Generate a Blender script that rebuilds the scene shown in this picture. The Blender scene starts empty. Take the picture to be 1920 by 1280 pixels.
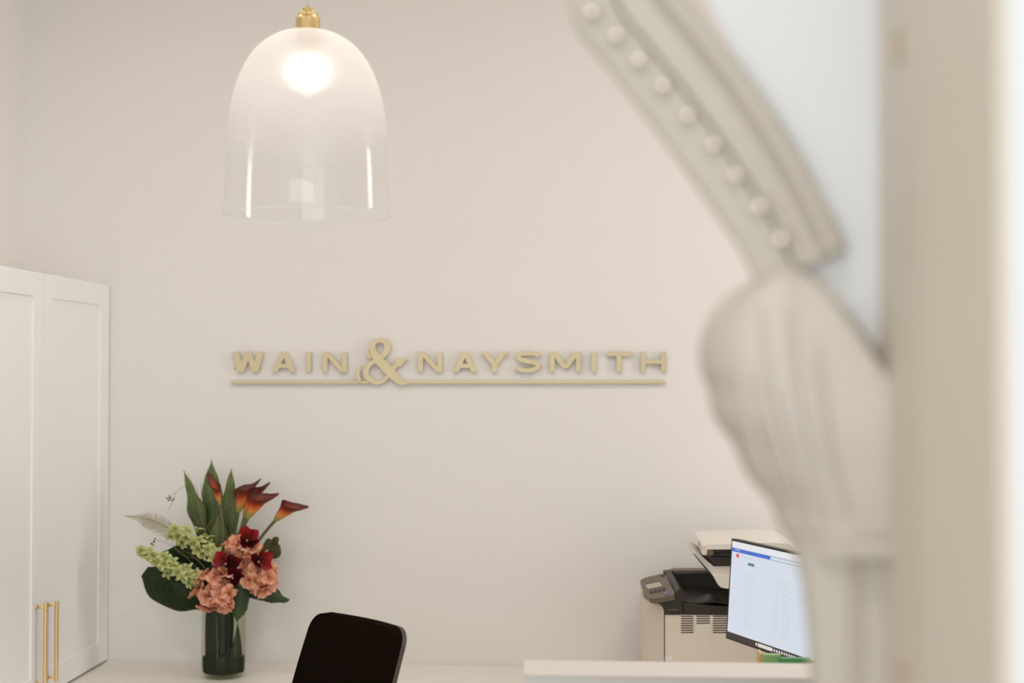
import bpy, bmesh, math, random
from mathutils import Vector, Matrix
random.seed(7)
PI = math.pi
sc = bpy.context.scene
COL = sc.collection

# ------------------------------------------------------------------ camera
CAM_H, YAW, PITCH, FPX = 1.64, math.radians(3.4), math.radians(1.25), 2667.0
cd = bpy.data.cameras.new('camera'); cam = bpy.data.objects.new('camera', cd); COL.objects.link(cam)
cam.location = (0, 0, CAM_H); cam.rotation_euler = (PI/2 + PITCH, 0, YAW)
cd.sensor_width = 36; cd.lens = FPX*36/1920; cd.clip_start = .02
cd.dof.use_dof = True; cd.dof.focus_distance = 3.6; cd.dof.aperture_fstop = 2.15; cd.dof.aperture_blades = 7
sc.camera = cam
# ------------------------------------------------------------------ world, lights, exposure
w = bpy.data.worlds.new('world'); sc.world = w; w.use_nodes = True
bg = w.node_tree.nodes['Background']; bg.inputs[0].default_value = (.97, .985, 1.0, 1); bg.inputs[1].default_value = .80
def area(name, loc, rot, sx, sy, power, col):
    l = bpy.data.lights.new(name, 'AREA'); l.shape = 'RECTANGLE'; l.size = sx; l.size_y = sy
    l.energy = power; l.color = col
    o = bpy.data.objects.new(name, l); COL.objects.link(o); o.location = loc; o.rotation_euler = rot
    return o
for lx in (-1.25, -.15, .95):
    for ly in (1.9, 3.15):
        l = area('downlight', (lx, ly, 3.19), (0, 0, 0), .1, .1, 4.6, (1, .962, .92)); l.data.shape = 'DISK'
area('window_light', (2.30, 3.62, 1.75), (0, math.radians(90), 0), 2.0, .42, 24, (1, .99, .98))
area('front_fill_light', (-.1, -2.1, 1.7), (math.radians(90), 0, 0), 3.2, 2.6, 52, (.965, .99, 1))  # unseen daylight panel added behind the camera to brighten the hall faces
hl_ = area('bead_glint_light', (-.35, -.1, 3.19), (0, 0, 0), .1, .1, 7, (1, .99, .975)); hl_.data.shape = 'DISK'  # unseen small lamp added to put bright glints on the beads
vs = sc.view_settings
vs.view_transform = 'Standard'; vs.look = 'None'; vs.exposure = .0; vs.gamma = 1; vs.use_curve_mapping = False
cy = sc.cycles
cy.use_denoising = True; cy.max_bounces = 12; cy.transparent_max_bounces = 24; cy.sample_clamp_indirect = 6
cy.caustics_reflective = False; cy.caustics_refractive = False

# ------------------------------------------------------------------ pixel -> place helpers
RC = Matrix.Rotation(YAW, 3, 'Z') @ Matrix.Rotation(PI/2 + PITCH, 3, 'X')
def ray(px, py): return RC @ Vector(((px-960)/FPX, -(py-640)/FPX, -1))
CP = Vector((0, 0, CAM_H))
def P(px, py, Y):
    d = ray(px, py); return CP + d*(Y/d.y)
def Pz(px, py, z):
    d = ray(px, py); return CP + d*((z-CAM_H)/d.z)
def Pp(px, py, a, n):
    d = ray(px, py); return CP + d*((a-CP).dot(n)/d.dot(n))

# ------------------------------------------------------------------ materials
def lin(c): return tuple((v/255/12.92 if v/255 <= .04045 else ((v/255+.055)/1.055)**2.4) for v in c)
def c4(c): return (*lin(c), 1)
def newmat(name):
    m = bpy.data.materials.new(name); m.use_nodes = True
    nt = m.node_tree; return m, nt, nt.nodes['Principled BSDF']
def mat(name, col, rough=.5, metal=0, vary=.04, nscale=30, bump=0, bscale=200, spec=.5, sheen=0, trans=0, coat=0):
    m, nt, b = newmat(name)
    N, L = nt.nodes, nt.links
    tc = N.new('ShaderNodeTexCoord')
    no = N.new('ShaderNodeTexNoise'); no.inputs['Scale'].default_value = nscale; no.inputs['Detail'].default_value = 3
    L.new(tc.outputs['Object'], no.inputs['Vector'])
    mx = N.new('ShaderNodeMix'); mx.data_type = 'RGBA'
    c = lin(col); mx.inputs[6].default_value = (*[v*(1-vary) for v in c], 1); mx.inputs[7].default_value = (*[min(1, v*(1+vary)) for v in c], 1)
    L.new(no.outputs['Fac'], mx.inputs[0]); L.new(mx.outputs[2], b.inputs['Base Color'])
    b.inputs['Roughness'].default_value = rough; b.inputs['Metallic'].default_value = metal
    b.inputs['Specular IOR Level'].default_value = spec
    b.inputs['Coat Weight'].default_value = coat
    if sheen: b.inputs['Sheen Weight'].default_value = sheen
    if bump:
        n2 = N.new('ShaderNodeTexNoise'); n2.inputs['Scale'].default_value = bscale; L.new(tc.outputs['Object'], n2.inputs['Vector'])
        bp = N.new('ShaderNodeBump'); bp.inputs['Strength'].default_value = bump; bp.inputs['Distance'].default_value = .002
        L.new(n2.outputs['Fac'], bp.inputs['Height']); L.new(bp.outputs['Normal'], b.inputs['Normal'])
    return m
def ramp_mat(name, attr, stops, rough=.45, trans=.15, stripe=None, spec=.4, vary=.25, nscale=40):
    """colour runs along a stored mesh attribute (own colouring of a leaf or petal)"""
    m, nt, b = newmat(name); N, L = nt.nodes, nt.links
    at = N.new('ShaderNodeAttribute'); at.attribute_name = attr
    cr = N.new('ShaderNodeValToRGB'); e = cr.color_ramp.elements
    while len(e) > 1: e.remove(e[-1])
    e[0].position = stops[0][0]; e[0].color = c4(stops[0][1])
    for p, c in stops[1:]:
        k = e.new(p); k.color = c4(c)
    L.new(at.outputs['Fac'], cr.inputs[0])
    tc = N.new('ShaderNodeTexCoord'); no = N.new('ShaderNodeTexNoise'); no.inputs['Scale'].default_value = nscale; no.inputs['Detail'].default_value = 4
    L.new(tc.outputs['Object'], no.inputs['Vector'])
    mp = N.new('ShaderNodeMapRange'); mp.inputs[3].default_value = 1-vary; mp.inputs[4].default_value = 1+vary
    L.new(no.outputs['Fac'], mp.inputs[0])
    out = mp.outputs[0]
    if stripe:
        a2 = N.new('ShaderNodeAttribute'); a2.attribute_name = stripe[0]
        s = N.new('ShaderNodeMath'); s.operation = 'MULTIPLY'; s.inputs[1].default_value = stripe[1]; L.new(a2.outputs['Fac'], s.inputs[0])
        s2 = N.new('ShaderNodeMath'); s2.operation = 'SINE'; L.new(s.outputs[0], s2.inputs[0])
        s3 = N.new('ShaderNodeMath'); s3.operation = 'MULTIPLY_ADD'; s3.inputs[1].default_value = stripe[2]; s3.inputs[2].default_value = 1; L.new(s2.outputs[0], s3.inputs[0])
        s4 = N.new('ShaderNodeMath'); s4.operation = 'MULTIPLY'; L.new(s3.outputs[0], s4.inputs[0]); L.new(out, s4.inputs[1]); out = s4.outputs[0]
    mx = N.new('ShaderNodeVectorMath'); mx.operation = 'SCALE'
    L.new(cr.outputs[0], mx.inputs[0]); L.new(out, mx.inputs['Scale'])
    L.new(mx.outputs[0], b.inputs['Base Color'])
    b.inputs['Roughness'].default_value = rough; b.inputs['Specular IOR Level'].default_value = spec
    if trans:
        tl = N.new('ShaderNodeBsdfTranslucent'); L.new(mx.outputs[0], tl.inputs[0])
        ms = N.new('ShaderNodeMixShader'); ms.inputs[0].default_value = trans
        L.new(b.outputs[0], ms.inputs[1]); L.new(tl.outputs[0], ms.inputs[2])
        L.new(ms.outputs[0], N['Material Output'].inputs[0])
    return m
def emit(name, col, s=1.0):
    m, nt, b = newmat(name)
    b.inputs['Base Color'].default_value = (.02, .02, .02, 1); b.inputs['Roughness'].default_value = .3
    b.inputs['Emission Color'].default_value = c4(col); b.inputs['Emission Strength'].default_value = s
    return m
def thin_glass(name, tint, gloss_rough=.02, boost=1.0):
    m, nt, b = newmat(name); N, L = nt.nodes, nt.links
    tr = N.new('ShaderNodeBsdfTransparent'); tr.inputs[0].default_value = (*tint, 1)
    gl = N.new('ShaderNodeBsdfGlossy'); gl.inputs['Roughness'].default_value = gloss_rough
    fr = N.new('ShaderNodeFresnel'); fr.inputs[0].default_value = 1.45
    k = N.new('ShaderNodeMath'); k.operation = 'MINIMUM'; k.inputs[1].default_value = .16*boost; L.new(fr.outputs[0], k.inputs[0])
    ms = N.new('ShaderNodeMixShader'); L.new(k.outputs[0], ms.inputs[0]); L.new(tr.outputs[0], ms.inputs[1]); L.new(gl.outputs[0], ms.inputs[2])
    L.new(ms.outputs[0], N['Material Output'].inputs[0]); return m

M = {}
M['wall'] = mat('warm_wall_paint', (232, 228, 222), .85, vary=.012, nscale=3, bump=.05, bscale=300, spec=.2)
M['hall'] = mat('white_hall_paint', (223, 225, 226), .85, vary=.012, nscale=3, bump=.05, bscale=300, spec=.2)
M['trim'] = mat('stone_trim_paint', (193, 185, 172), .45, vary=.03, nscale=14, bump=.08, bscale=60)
M['plaster'] = mat('corbel_plaster', (205, 197, 186), .5, vary=.03, nscale=14)
M['trim_lit'] = mat('lightened_trim_paint', (217, 207, 193), .45, vary=.02, nscale=6)  # brighter copy of the trim paint, light put into the colour
M['hinge'] = mat('painted_hinge', (192, 174, 146), .5)
M['bead'] = mat('pearl_bead', (255, 246, 232), .08, .9, vary=.02)
M['ceiling'] = mat('ceiling_paint', (238, 234, 228), .9, vary=.01, spec=.2)
M['floor'] = mat('oak_floor', (170, 120, 70), .45, vary=.2, nscale=9)
M['cab'] = mat('white_cabinet_paint', (244, 241, 238), .38, vary=.012, nscale=5)
M['bench'] = mat('white_bench_top', (234, 228, 219), .3, vary=.02, nscale=8)
M['hob'] = mat('white_laminate', (216, 209, 203), .35, vary=.01)
M['hobfront'] = mat('pale_panel', (212, 214, 209), .35, vary=.01)
M['brass'] = mat('brushed_brass', (232, 204, 150), .34, 1, vary=.05, nscale=60)
M['satinbrass'] = mat('satin_brass', (200, 174, 122), .42, .85, vary=.04, nscale=60)
M['gold'] = mat('gold_sign_metal', (210, 195, 158), .45, .35, vary=.04, nscale=10)
M['cord'] = mat('white_cord', (236, 232, 226), .6)
M['shadow'] = mat('dark_gap', (58, 50, 40), .8)
M['fabric'] = mat('black_chair_fabric', (21, 14, 9), 1, vary=.3, nscale=400, bump=.3, bscale=900, spec=.02)
M['shell'] = mat('black_chair_plastic', (70, 57, 45), .5, vary=.06)
M['chrome'] = mat('chair_chrome', (190, 190, 190), .2, 1)
M['pwhite'] = mat('printer_beige_plastic', (222, 210, 194), .55, vary=.006, nscale=4, spec=.3)
M['plight'] = mat('printer_white_plastic', (232, 224, 214), .45, vary=.02)
M['pdark'] = mat('printer_dark_plastic', (44, 36, 28), .42, vary=.1, nscale=40)
M['pgrey'] = mat('printer_panel_plastic', (108, 96, 82), .42, vary=.05)
M['lcd'] = mat('panel_display', (186, 172, 154), .25)
M['purple'] = mat('purple_button', (122, 100, 178), .4)
M['bezel'] = mat('monitor_bezel', (22, 19, 17), .35, vary=.1)
M['screen'] = emit('screen_white', (206, 214, 226), 1)
M['s_blue'] = emit('screen_blue', (52, 98, 196), 1)
M['s_red'] = emit('screen_red', (214, 66, 58), 1)
M['s_green'] = emit('screen_green', (62, 122, 112), 1)
M['s_grey'] = emit('screen_text', (190, 196, 205), 1)
M['s_tab'] = emit('screen_tab', (222, 224, 228), 1)
M['s_line'] = emit('screen_line', (92, 96, 116), 1)
M['s_dark'] = emit('screen_taskbar', (34, 26, 24), 1)
M['s_icon'] = emit('screen_icon', (214, 208, 200), 1)
M['s_icon2'] = emit('screen_icon_red', (196, 92, 82), 1)
M['s_icon3'] = emit('screen_icon_violet', (120, 106, 168), 1)
M['folder'] = mat('green_folder', (134, 176, 108), .35, vary=.12, nscale=20)
M['folder2'] = mat('deep_green_folder', (66, 136, 80), .35, vary=.12, nscale=20)
M['tan'] = mat('tan_card', (206, 176, 120), .7)
M['vase'] = thin_glass('vase_glass', (.91, .925, .88), .03, .1)
M['water'] = thin_glass('vase_water', (.62, .66, .52), .05, .06)
# plants
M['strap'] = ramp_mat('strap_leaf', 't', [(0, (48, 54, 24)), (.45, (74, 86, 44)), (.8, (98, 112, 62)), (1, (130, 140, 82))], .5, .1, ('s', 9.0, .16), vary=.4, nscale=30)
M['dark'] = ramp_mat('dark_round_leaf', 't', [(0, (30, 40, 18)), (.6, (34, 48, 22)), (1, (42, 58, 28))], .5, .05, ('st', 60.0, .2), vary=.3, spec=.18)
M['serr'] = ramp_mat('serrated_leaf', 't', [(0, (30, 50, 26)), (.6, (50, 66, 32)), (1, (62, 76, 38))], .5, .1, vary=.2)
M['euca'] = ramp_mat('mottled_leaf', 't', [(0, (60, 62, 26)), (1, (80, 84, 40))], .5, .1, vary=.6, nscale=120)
M['inleaf'] = ramp_mat('leaf_in_vase', 't', [(0, (14, 20, 9)), (1, (34, 42, 24))], .75, .03, ('s', 14, .12), vary=.3)
M['inleaf2'] = ramp_mat('leaf_under_water', 't', [(0, (38, 38, 16)), (1, (46, 50, 24))], .8, .05, ('s', 40, .3), vary=.5)
M['stem'] = mat('green_stem', (84, 88, 48), .55, vary=.2)
M['twig'] = mat('dry_twig', (124, 108, 66), .7, vary=.2)
M['bud'] = mat('dark_bud', (74, 64, 30), .6, vary=.3, nscale=200)
M['calla'] = ramp_mat('calla_petal', 't', [(0, (160, 160, 88)), (.2, (176, 160, 74)), (.38, (236, 158, 82)), (.57, (222, 112, 58)), (.72, (170, 62, 38)), (.86, (122, 52, 40)), (.96, (96, 46, 36)), (1, (56, 28, 20))], .42, .2, vary=.12)
M['callain'] = mat('calla_spadix', (170, 120, 50), .6)
M['red'] = ramp_mat('red_petal', 't', [(0, (50, 4, 8)), (.35, (104, 5, 11)), (.75, (150, 8, 18)), (1, (142, 7, 16))], .42, .08, vary=.15, spec=.25)
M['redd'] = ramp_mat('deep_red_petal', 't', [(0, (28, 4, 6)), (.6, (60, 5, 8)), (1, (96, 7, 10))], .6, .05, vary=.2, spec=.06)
M['redc'] = mat('bloom_centre', (186, 120, 106), .4)
M['pink'] = ramp_mat('pink_petal', 't', [(0, (176, 96, 66)), (.4, (224, 152, 120)), (.85, (240, 178, 146)), (1, (250, 210, 184))], .6, .2, vary=.1)
M['pinkc'] = mat('floret_eye', (120, 66, 40), .6)
M['lime'] = ramp_mat('lime_petal', 't', [(0, (134, 136, 70)), (.4, (184, 190, 118)), (1, (222, 224, 168))], .6, .25, vary=.1)
M['fern'] = mat('pale_fern', (150, 138, 90), .7, vary=.15)
M['fernr'] = mat('fern_rib', (112, 92, 50), .6, vary=.15)

# ------------------------------------------------------------------ object helpers
ROOTM = {}
def tag(o, label=None, cat=None, group=None, kind=None):
    if label: o['label'] = label
    if cat: o['category'] = cat
    if group: o['group'] = group
    if kind: o['kind'] = kind
    return o
def thing(name, label, cat, loc, rz=0, group=None):
    o = bpy.data.objects.new(name, None); COL.objects.link(o); o.empty_display_size = .05
    o.location = loc; o.rotation_euler = (0, 0, rz)
    ROOTM[o] = Matrix.Translation(Vector(loc)) @ Matrix.Rotation(rz, 4, 'Z')
    return tag(o, label, cat, group)
def root_of(o):
    while o.parent: o = o.parent
    return o
def obj(name, bm, m, parent=None, smooth=True, local=False, solid=0, subd=0, autos=None):
    me = bpy.data.meshes.new(name)
    if parent is not None and not local:
        rt = root_of(parent)
        bm.transform(ROOTM[rt].inverted())
    bmesh.ops.recalc_face_normals(bm, faces=bm.faces)
    bm.to_mesh(me); bm.free()
    o = bpy.data.objects.new(name, me); COL.objects.link(o)
    me.materials.append(m if not isinstance(m, str) else M[m])
    if smooth:
        for p in me.polygons: p.use_smooth = True
        if autos is not None:
            me.set_sharp_from_angle(angle=math.radians(autos))
    if parent is not None: o.parent = parent
    if solid:
        s = o.modifiers.new('thickness', 'SOLIDIFY'); s.thickness = solid; s.offset = 0
    if subd:
        s = o.modifiers.new('smooth', 'SUBSURF'); s.levels = subd; s.render_levels = subd
    return o
def single(name, label, cat, bm, m, group=None, **k):
    o = obj(name, bm, m, **k); return tag(o, label, cat, group)
def structure(name, bm, m, **k):
    o = obj(name, bm, m, **k); o['kind'] = 'structure'; ROOTM[o] = Matrix.Identity(4); return o
def bevel(bm, r, seg=2):
    if r: bmesh.ops.bevel(bm, geom=list(bm.edges), offset=r, segments=seg, affect='EDGES', profile=.6)
def box(x0, x1, y0, y1, z0, z1, bv=0, seg=2, bm=None):
    b = bmesh.new()
    bmesh.ops.create_cube(b, size=1, matrix=Matrix.Translation(((x0+x1)/2, (y0+y1)/2, (z0+z1)/2)) @ Matrix.Diagonal((x1-x0, y1-y0, z1-z0, 1)))
    bevel(b, bv, seg)
    if bm is None: return b
    merge(bm, b); return bm
def merge(bm, b):
    me = bpy.data.meshes.new('tmp'); b.to_mesh(me); b.free(); bm.from_mesh(me); bpy.data.meshes.remove(me)
def prism(front, back, bv=0, seg=2):
    """solid between two matching outlines (lists of points)"""
    bm = bmesh.new(); n = len(front)
    f = [bm.verts.new(p) for p in front]; b = [bm.verts.new(p) for p in back]
    bm.faces.new(f); bm.faces.new(b[::-1])
    for i in range(n): bm.faces.new((f[i], b[i], b[(i+1) % n], f[(i+1) % n]))
    bevel(bm, bv, seg); return bm
def slab(pts, thick, bv=0, seg=2):
    """solid with the outline pts as its visible face, thickened away from the camera along its own normal"""
    pts = [Vector(p) for p in pts]; n = (pts[1]-pts[0]).cross(pts[2]-pts[1]).normalized()
    if n.dot(pts[0]-CP) < 0: n = -n
    return prism(pts, [p+n*thick for p in pts], bv, seg)
def catmull(pts, n):
    pts = [Vector(p) for p in pts]; out = []; k = len(pts)-1
    for i in range(n+1):
        u = i/n*k; j = min(int(u), k-1); t = u-j
        p0, p1, p2, p3 = pts[max(j-1, 0)], pts[j], pts[j+1], pts[min(j+2, k)]
        out.append(.5*((2*p1)+(p2-p0)*t+(2*p0-5*p1+4*p2-p3)*t*t+(3*p1-p0-3*p2+p3)*t**3))
    return out
def interp(vals, t):
    k = len(vals)-1; u = t*k; j = min(int(u), k-1); f = u-j
    f = f*f*(3-2*f) if k > 1 else f
    return vals[j]*(1-f)+vals[j+1]*f
def tube(pts, r, n=8, rows=None, bm=None, caps=True):
    bm = bm or bmesh.new()
    if rows: pts = catmull(pts, rows)
    pts = [Vector(p) for p in pts]
    if not isinstance(r, (list, tuple)): r = [r, r]
    rings = []; ref = None
    for i, p in enumerate(pts):
        T = (pts[min(i+1, len(pts)-1)]-pts[max(i-1, 0)]).normalized()
        if ref is None: ref = T.cross(Vector((.3, .9, .2))).normalized()
        ref = (ref-T*ref.dot(T)).normalized(); B = T.cross(ref); rr = interp(list(r), i/(len(pts)-1))
        rings.append([bm.verts.new(p+(ref*math.cos(a)+B*math.sin(a))*rr) for a in [2*PI*k/n for k in range(n)]])
    for a, b in zip(rings, rings[1:]):
        for k in range(n): bm.faces.new((a[k], a[(k+1) % n], b[(k+1) % n], b[k]))
    if caps: bm.faces.new(rings[0][::-1]); bm.faces.new(rings[-1])
    return bm
def lathe(prof, c, n=48, bm=None, close=False):
    """prof: list of (radius, z) ; revolved about the vertical through c"""
    bm = bm or bmesh.new(); rings = []
    for r, z in prof:
        if r < 1e-6: rings.append([bm.verts.new((c[0], c[1], z))])
        else: rings.append([bm.verts.new((c[0]+r*math.cos(2*PI*k/n), c[1]+r*math.sin(2*PI*k/n), z)) for k in range(n)])
    prs = list(zip(rings, rings[1:]))
    if close: prs.append((rings[-1], rings[0]))
    for a, b in prs:
        for k in range(n):
            k2 = (k+1) % n
            if len(a) == 1 and len(b) == 1: continue
            if len(a) == 1: bm.faces.new((a[0], b[k2], b[k]))
            elif len(b) == 1: bm.faces.new((a[k], a[k2], b[0]))
            else: bm.faces.new((a[k], a[k2], b[k2], b[k]))
    return bm
def leaf_bm(pts, widths, tw=0.0, curl=0.0, fold=0.0, nx=6, ny=18, serr=0, nser=9, wave=0.0, bm=None, tw2=None, ripple=0.0):
    bm = bm or bmesh.new(); lt = bm.verts.layers.float.get('t') or bm.verts.layers.float.new('t')
    ls = bm.verts.layers.float.get('s') or bm.verts.layers.float.new('s'); l3 = bm.verts.layers.float.get('st') or bm.verts.layers.float.new('st')
    C = catmull(pts, ny); rows = []
    for i, p in enumerate(C):
        t = i/ny; T = (C[min(i+1, ny)]-C[max(i-1, 0)]).normalized()
        B = T.cross(Vector((0, 1, 0)))
        B = B.normalized() if B.length > .05 else Vector((1, 0, 0))
        N = B.cross(T).normalized()
        a = tw if tw2 is None else tw+(tw2-tw)*t
        B, N = B*math.cos(a)+N*math.sin(a), N*math.cos(a)-B*math.sin(a)
        wd = max(interp(widths, t), .0004)
        if ripple: wd *= 1+ripple*math.sin(t*17+len(pts)+pts[-1][0]*40)
        if serr: wd *= 1+serr*((t*nser) % 1-.5)
        row = []
        for j in range(nx+1):
            s = j/nx*2-1
            v = bm.verts.new(p+B*s*wd+N*(curl*wd*s*s+fold*wd*abs(s)+wave*math.sin(t*14+s*2)*abs(s)))
            v[lt] = t; v[ls] = s; v[l3] = t+abs(s)*.22
            row.append(v)
        rows.append(row)
    for a, b in zip(rows, rows[1:]):
        for j in range(nx): bm.faces.new((a[j], a[j+1], b[j+1], b[j]))
    return bm
def copy_tree(o, parent=None):
    c = o.copy(); COL.objects.link(c)
    if parent is not None: c.parent = parent
    for ch in o.children: copy_tree(ch, c)
    return c
def shared(name, me, parent, mtx):
    o = bpy.data.objects.new(name, me); COL.objects.link(o); o.parent = parent; o.matrix_local = mtx; return o

# ================================================================== SETTING
YW = 4.5                                  # back wall
XL, XR = -1.853, 2.35                     # side walls
CEIL = 3.2
ZB = P(560, 1242, YW).z                   # bench height
structure('floor', box(-2.1, 2.6, 1.3, YW+.15, -.1, 0), 'floor', smooth=False)
M['tile'] = mat('pale_hall_floor', (176, 178, 178), .5, vary=.05, nscale=5)
structure('floor', box(-2.1, 2.6, -2.2, 1.3, -.1, 0), 'tile', smooth=False)
structure('ceiling', box(-2.1, 2.6, -2.2, YW+.15, CEIL, CEIL+.1), 'ceiling', smooth=False)
structure('wall_back', box(-2.1, 2.6, YW, YW+.15, 0, CEIL), 'wall', smooth=False)
structure('wall_left', box(XL-.15, XL, -2.2, YW, 0, CEIL), 'wall', smooth=False)
W0, W1 = 3.36, 3.88
wr = box(XR, XR+.15, 1.35, W0, 0, CEIL)
box(XR, XR+.15, W1, YW, 0, CEIL, bm=wr); box(XR, XR+.15, W0, W1, 0, .7, bm=wr); box(XR, XR+.15, W0, W1, 2.8, CEIL, bm=wr)
structure('wall_right', wr, 'wall', smooth=False)
wn = structure('window_1', box(XR+.03, XR+.09, W0, W0+.05, .7, 2.8), 'cab', smooth=False)
for (a, b, c, d) in ((W1-.05, W1, .7, 2.8), (W0+.05, W1-.05, .7, .76), (W0+.05, W1-.05, 2.74, 2.8), (W0+.05, W1-.05, 1.73, 1.77)):
    obj('window_frame', box(XR+.03, XR+.09, a, b, c, d), 'cab', wn, smooth=False)
M['pane'] = thin_glass('window_pane', (.97, .98, .98))
for (a, b) in ((.76, 1.73), (1.77, 2.74)): obj('window_pane', box(XR+.055, XR+.061, W0+.05, W1-.05, a, b), 'pane', wn, smooth=False)
bbk = structure('baseboard_back', box(XL, XR, YW-.018, YW-.001, 0.001, .14, .003), 'cab', smooth=False)

# near wall on the right: face at Y=.82, reveal running back to the archway plane
RX = Pz(1650, 698.2, CAM_H).x if False else P(1655, 698, 1.15).x
structure('wall_near', box(RX+.004, 2.5, .825, 1.16, 0, CEIL), 'hall', smooth=False)
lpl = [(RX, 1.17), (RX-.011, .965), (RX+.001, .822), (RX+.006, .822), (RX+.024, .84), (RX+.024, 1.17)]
jl = structure('trim_1', prism([Vector((x, y, 0)) for x, y in lpl], [Vector((x, y, CEIL)) for x, y in lpl]), 'trim_lit', smooth=False)     # reveal lining, trim paint lightened for its light; ridge shaped for shade
for zc in (P(1705, 88, 1.05).z, P(1705, 1268, 1.05).z):
    obj('hinge_plate', box(RX-.0095, RX-.003, 1.035, 1.055, zc-.012, zc+.012, .001), 'hinge', jl, smooth=False)
# archway plane (turned a little, its left end farther away)
AA = Vector((RX, 1.16, CAM_H)); AD = Vector((-.93, .367, 0)).normalized(); AN = Vector((AD.y, -AD.x, 0))
if AN.y > 0: AN = -AN                      # faces the camera side
def A(px, py, out=0.0): return Pp(px, py, AA+AN*out, AN)
inner = [(1085, -860), (1086, -130), (1087, -40), (1090, 40), (1104, 76), (1150, 130), (1230, 232), (1300, 326), (1360, 412), (1402, 474), (1432, 540)]
outer = [(1250, -880), (1250, -200), (1262, -100), (1276, -20), (1300, 12), (1346, 66), (1416, 156), (1478, 248), (1528, 334), (1562, 402), (1592, 470)]
# spandrel wall behind the bracket, header across the opening
sp_front = [A(px, py) for px, py in [(1300, -60), (1372, 92), (1440, 190), (1500, 285), (1560, 392), (1545, 455), (1480, 530), (1480, 620), (1560, 760), (1560, 1180)]]
top = A(1300, -60).copy(); top.z = CEIL
tr_ = Vector((RX+.02, 1.152, CEIL)); br_ = Vector((RX+.02, 1.152, 0)); bl_ = A(1560, 1180).copy(); bl_.z = 0
sp = [top]+sp_front+[bl_, br_, tr_]
structure('wall_arch', prism(sp, [p-AN*.10 for p in sp]), 'hall', smooth=False)
h0 = A(1300, -60); hz = 2.45
hl = AA+AD*2.05
hd = [Vector((h0.x, h0.y, hz)), Vector((hl.x, hl.y, hz)), Vector((hl.x, hl.y, CEIL)), Vector((h0.x, h0.y, CEIL))]
structure('wall_header', prism(hd, [p-AN*.10 for p in hd]), 'hall', smooth=False)

# ---- carved arch bracket: band swept between inner and outer edge, with a profile across
prof = [(0, 0), (0, .018), (.05, .024), (.44, .024), (.47, .018), (.52, .016), (.57, .017), (.62, .014), (.68, .012), (.74, .0125), (.79, .016), (.83, .021), (.87, .024), (.96, .024), (1, .018), (1, 0)]
def outer_in_plane(t): return None
ab = thing('arch_bracket', 'stone-white carved arch bracket with bead moulding, blurred, close to the camera', 'bracket', A(1440, 560))
NR = 36
def ip(lst, t):
    k = len(lst)-1
    c = catmull([Vector((a, b, 0)) for a, b in lst], NR)
    return c
ci, co = ip(inner, 0), ip(outer, 0)
def band_part(u0, u1):
    bm = bmesh.new(); rows = []
    pr = [(u0, 0)]+[q for q in prof[1:-1] if u0-1e-6 <= q[0] <= u1+1e-6]+[(u1, 0)]
    for i in range(NR+1):
        p, q = A(ci[i].x, ci[i].y), A(co[i].x, co[i].y)
        rows.append([bm.verts.new(p.lerp(q, u)+AN*(h+.004)) for u, h in pr])
    m = len(pr)
    for a, b in zip(rows, rows[1:]):
        for j in range(m): bm.faces.new((a[j], a[(j+1) % m], b[(j+1) % m], b[j]))
    bm.faces.new(rows[0]); bm.faces.new(rows[-1][::-1])
    return bm
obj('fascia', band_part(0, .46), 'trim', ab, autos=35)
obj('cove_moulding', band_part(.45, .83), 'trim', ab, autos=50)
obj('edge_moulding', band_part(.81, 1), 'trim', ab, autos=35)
beads = [(1110, 22), (1155, 66), (1197, 112), (1243, 160), (1290, 215), (1338, 271), (1379, 328), (1424, 387), (1464, 448), (1514, 541)]
bme = None
for (px, py) in beads:
    c = A(px, py, .034)
    if bme is None:
        b = bmesh.new(); bmesh.ops.create_uvsphere(b, u_segments=16, v_segments=10, radius=.0062)
        o = obj('bead', b, 'bead', ab, local=True); bme = o.data; o.location = c-ab.location
    else:
        shared('bead', bme, ab, Matrix.Translation(c-Vector(ab.location)))

# ---- corbel under the bracket: rounded scroll body with a leafy left edge, block at the right
cb = thing('carved_corbel', 'stone-white scroll corbel with scalloped leaf edge below the arch bracket', 'corbel', A(1560, 1100))
ys = [505, 522, 545, 572, 605, 640, 675, 710, 745, 780, 815, 850, 885, 920, 955, 990, 1025, 1048]
xl = [1452, 1420, 1376, 1345, 1324, 1313, 1311, 1317, 1328, 1343, 1360, 1380, 1402, 1424, 1446, 1466, 1484, 1492]
xr = [1500, 1520, 1545, 1566, 1590, 1615, 1640, 1668, 1712, 1735, 1737, 1737, 1737, 1737, 1737, 1737, 1737, 1737]
bm = bmesh.new(); rows = []
NS = 60; NXC = 22
cl = catmull([Vector((a, b, c)) for a, b, c in zip(xl, ys, xr)], NS)
for i, v in enumerate(cl):
    xL, y, xR = v.x, v.y, v.z
    k = i/NS
    if 700 < y < 1000: xL += 5*math.sin((y-700)/17.0)
    row = []
    for j in range(NXC+1):
        u = j/NXC
        bulge = (1-(2*min(u, .62)/1.24-.0)**2*0) 
        prof_u = math.sin(min(1, u/.35)*PI/2)**.8 if u < .35 else 1-.35*((u-.35)/.65)
        d = .012+.062*prof_u*(.45+.55*math.sin(PI*min(1, max(0, (y-495)/560))**.8))
        d += .002*math.cos(u*16+y*.006)*(1-u)
        row.append(bm.verts.new(A(xL+(xR-xL)*u, y, d)))
    rows.append(row)
for a, b in zip(rows, rows[1:]):
    for j in range(NXC): bm.faces.new((a[j], a[j+1], b[j+1], b[j]))
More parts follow.
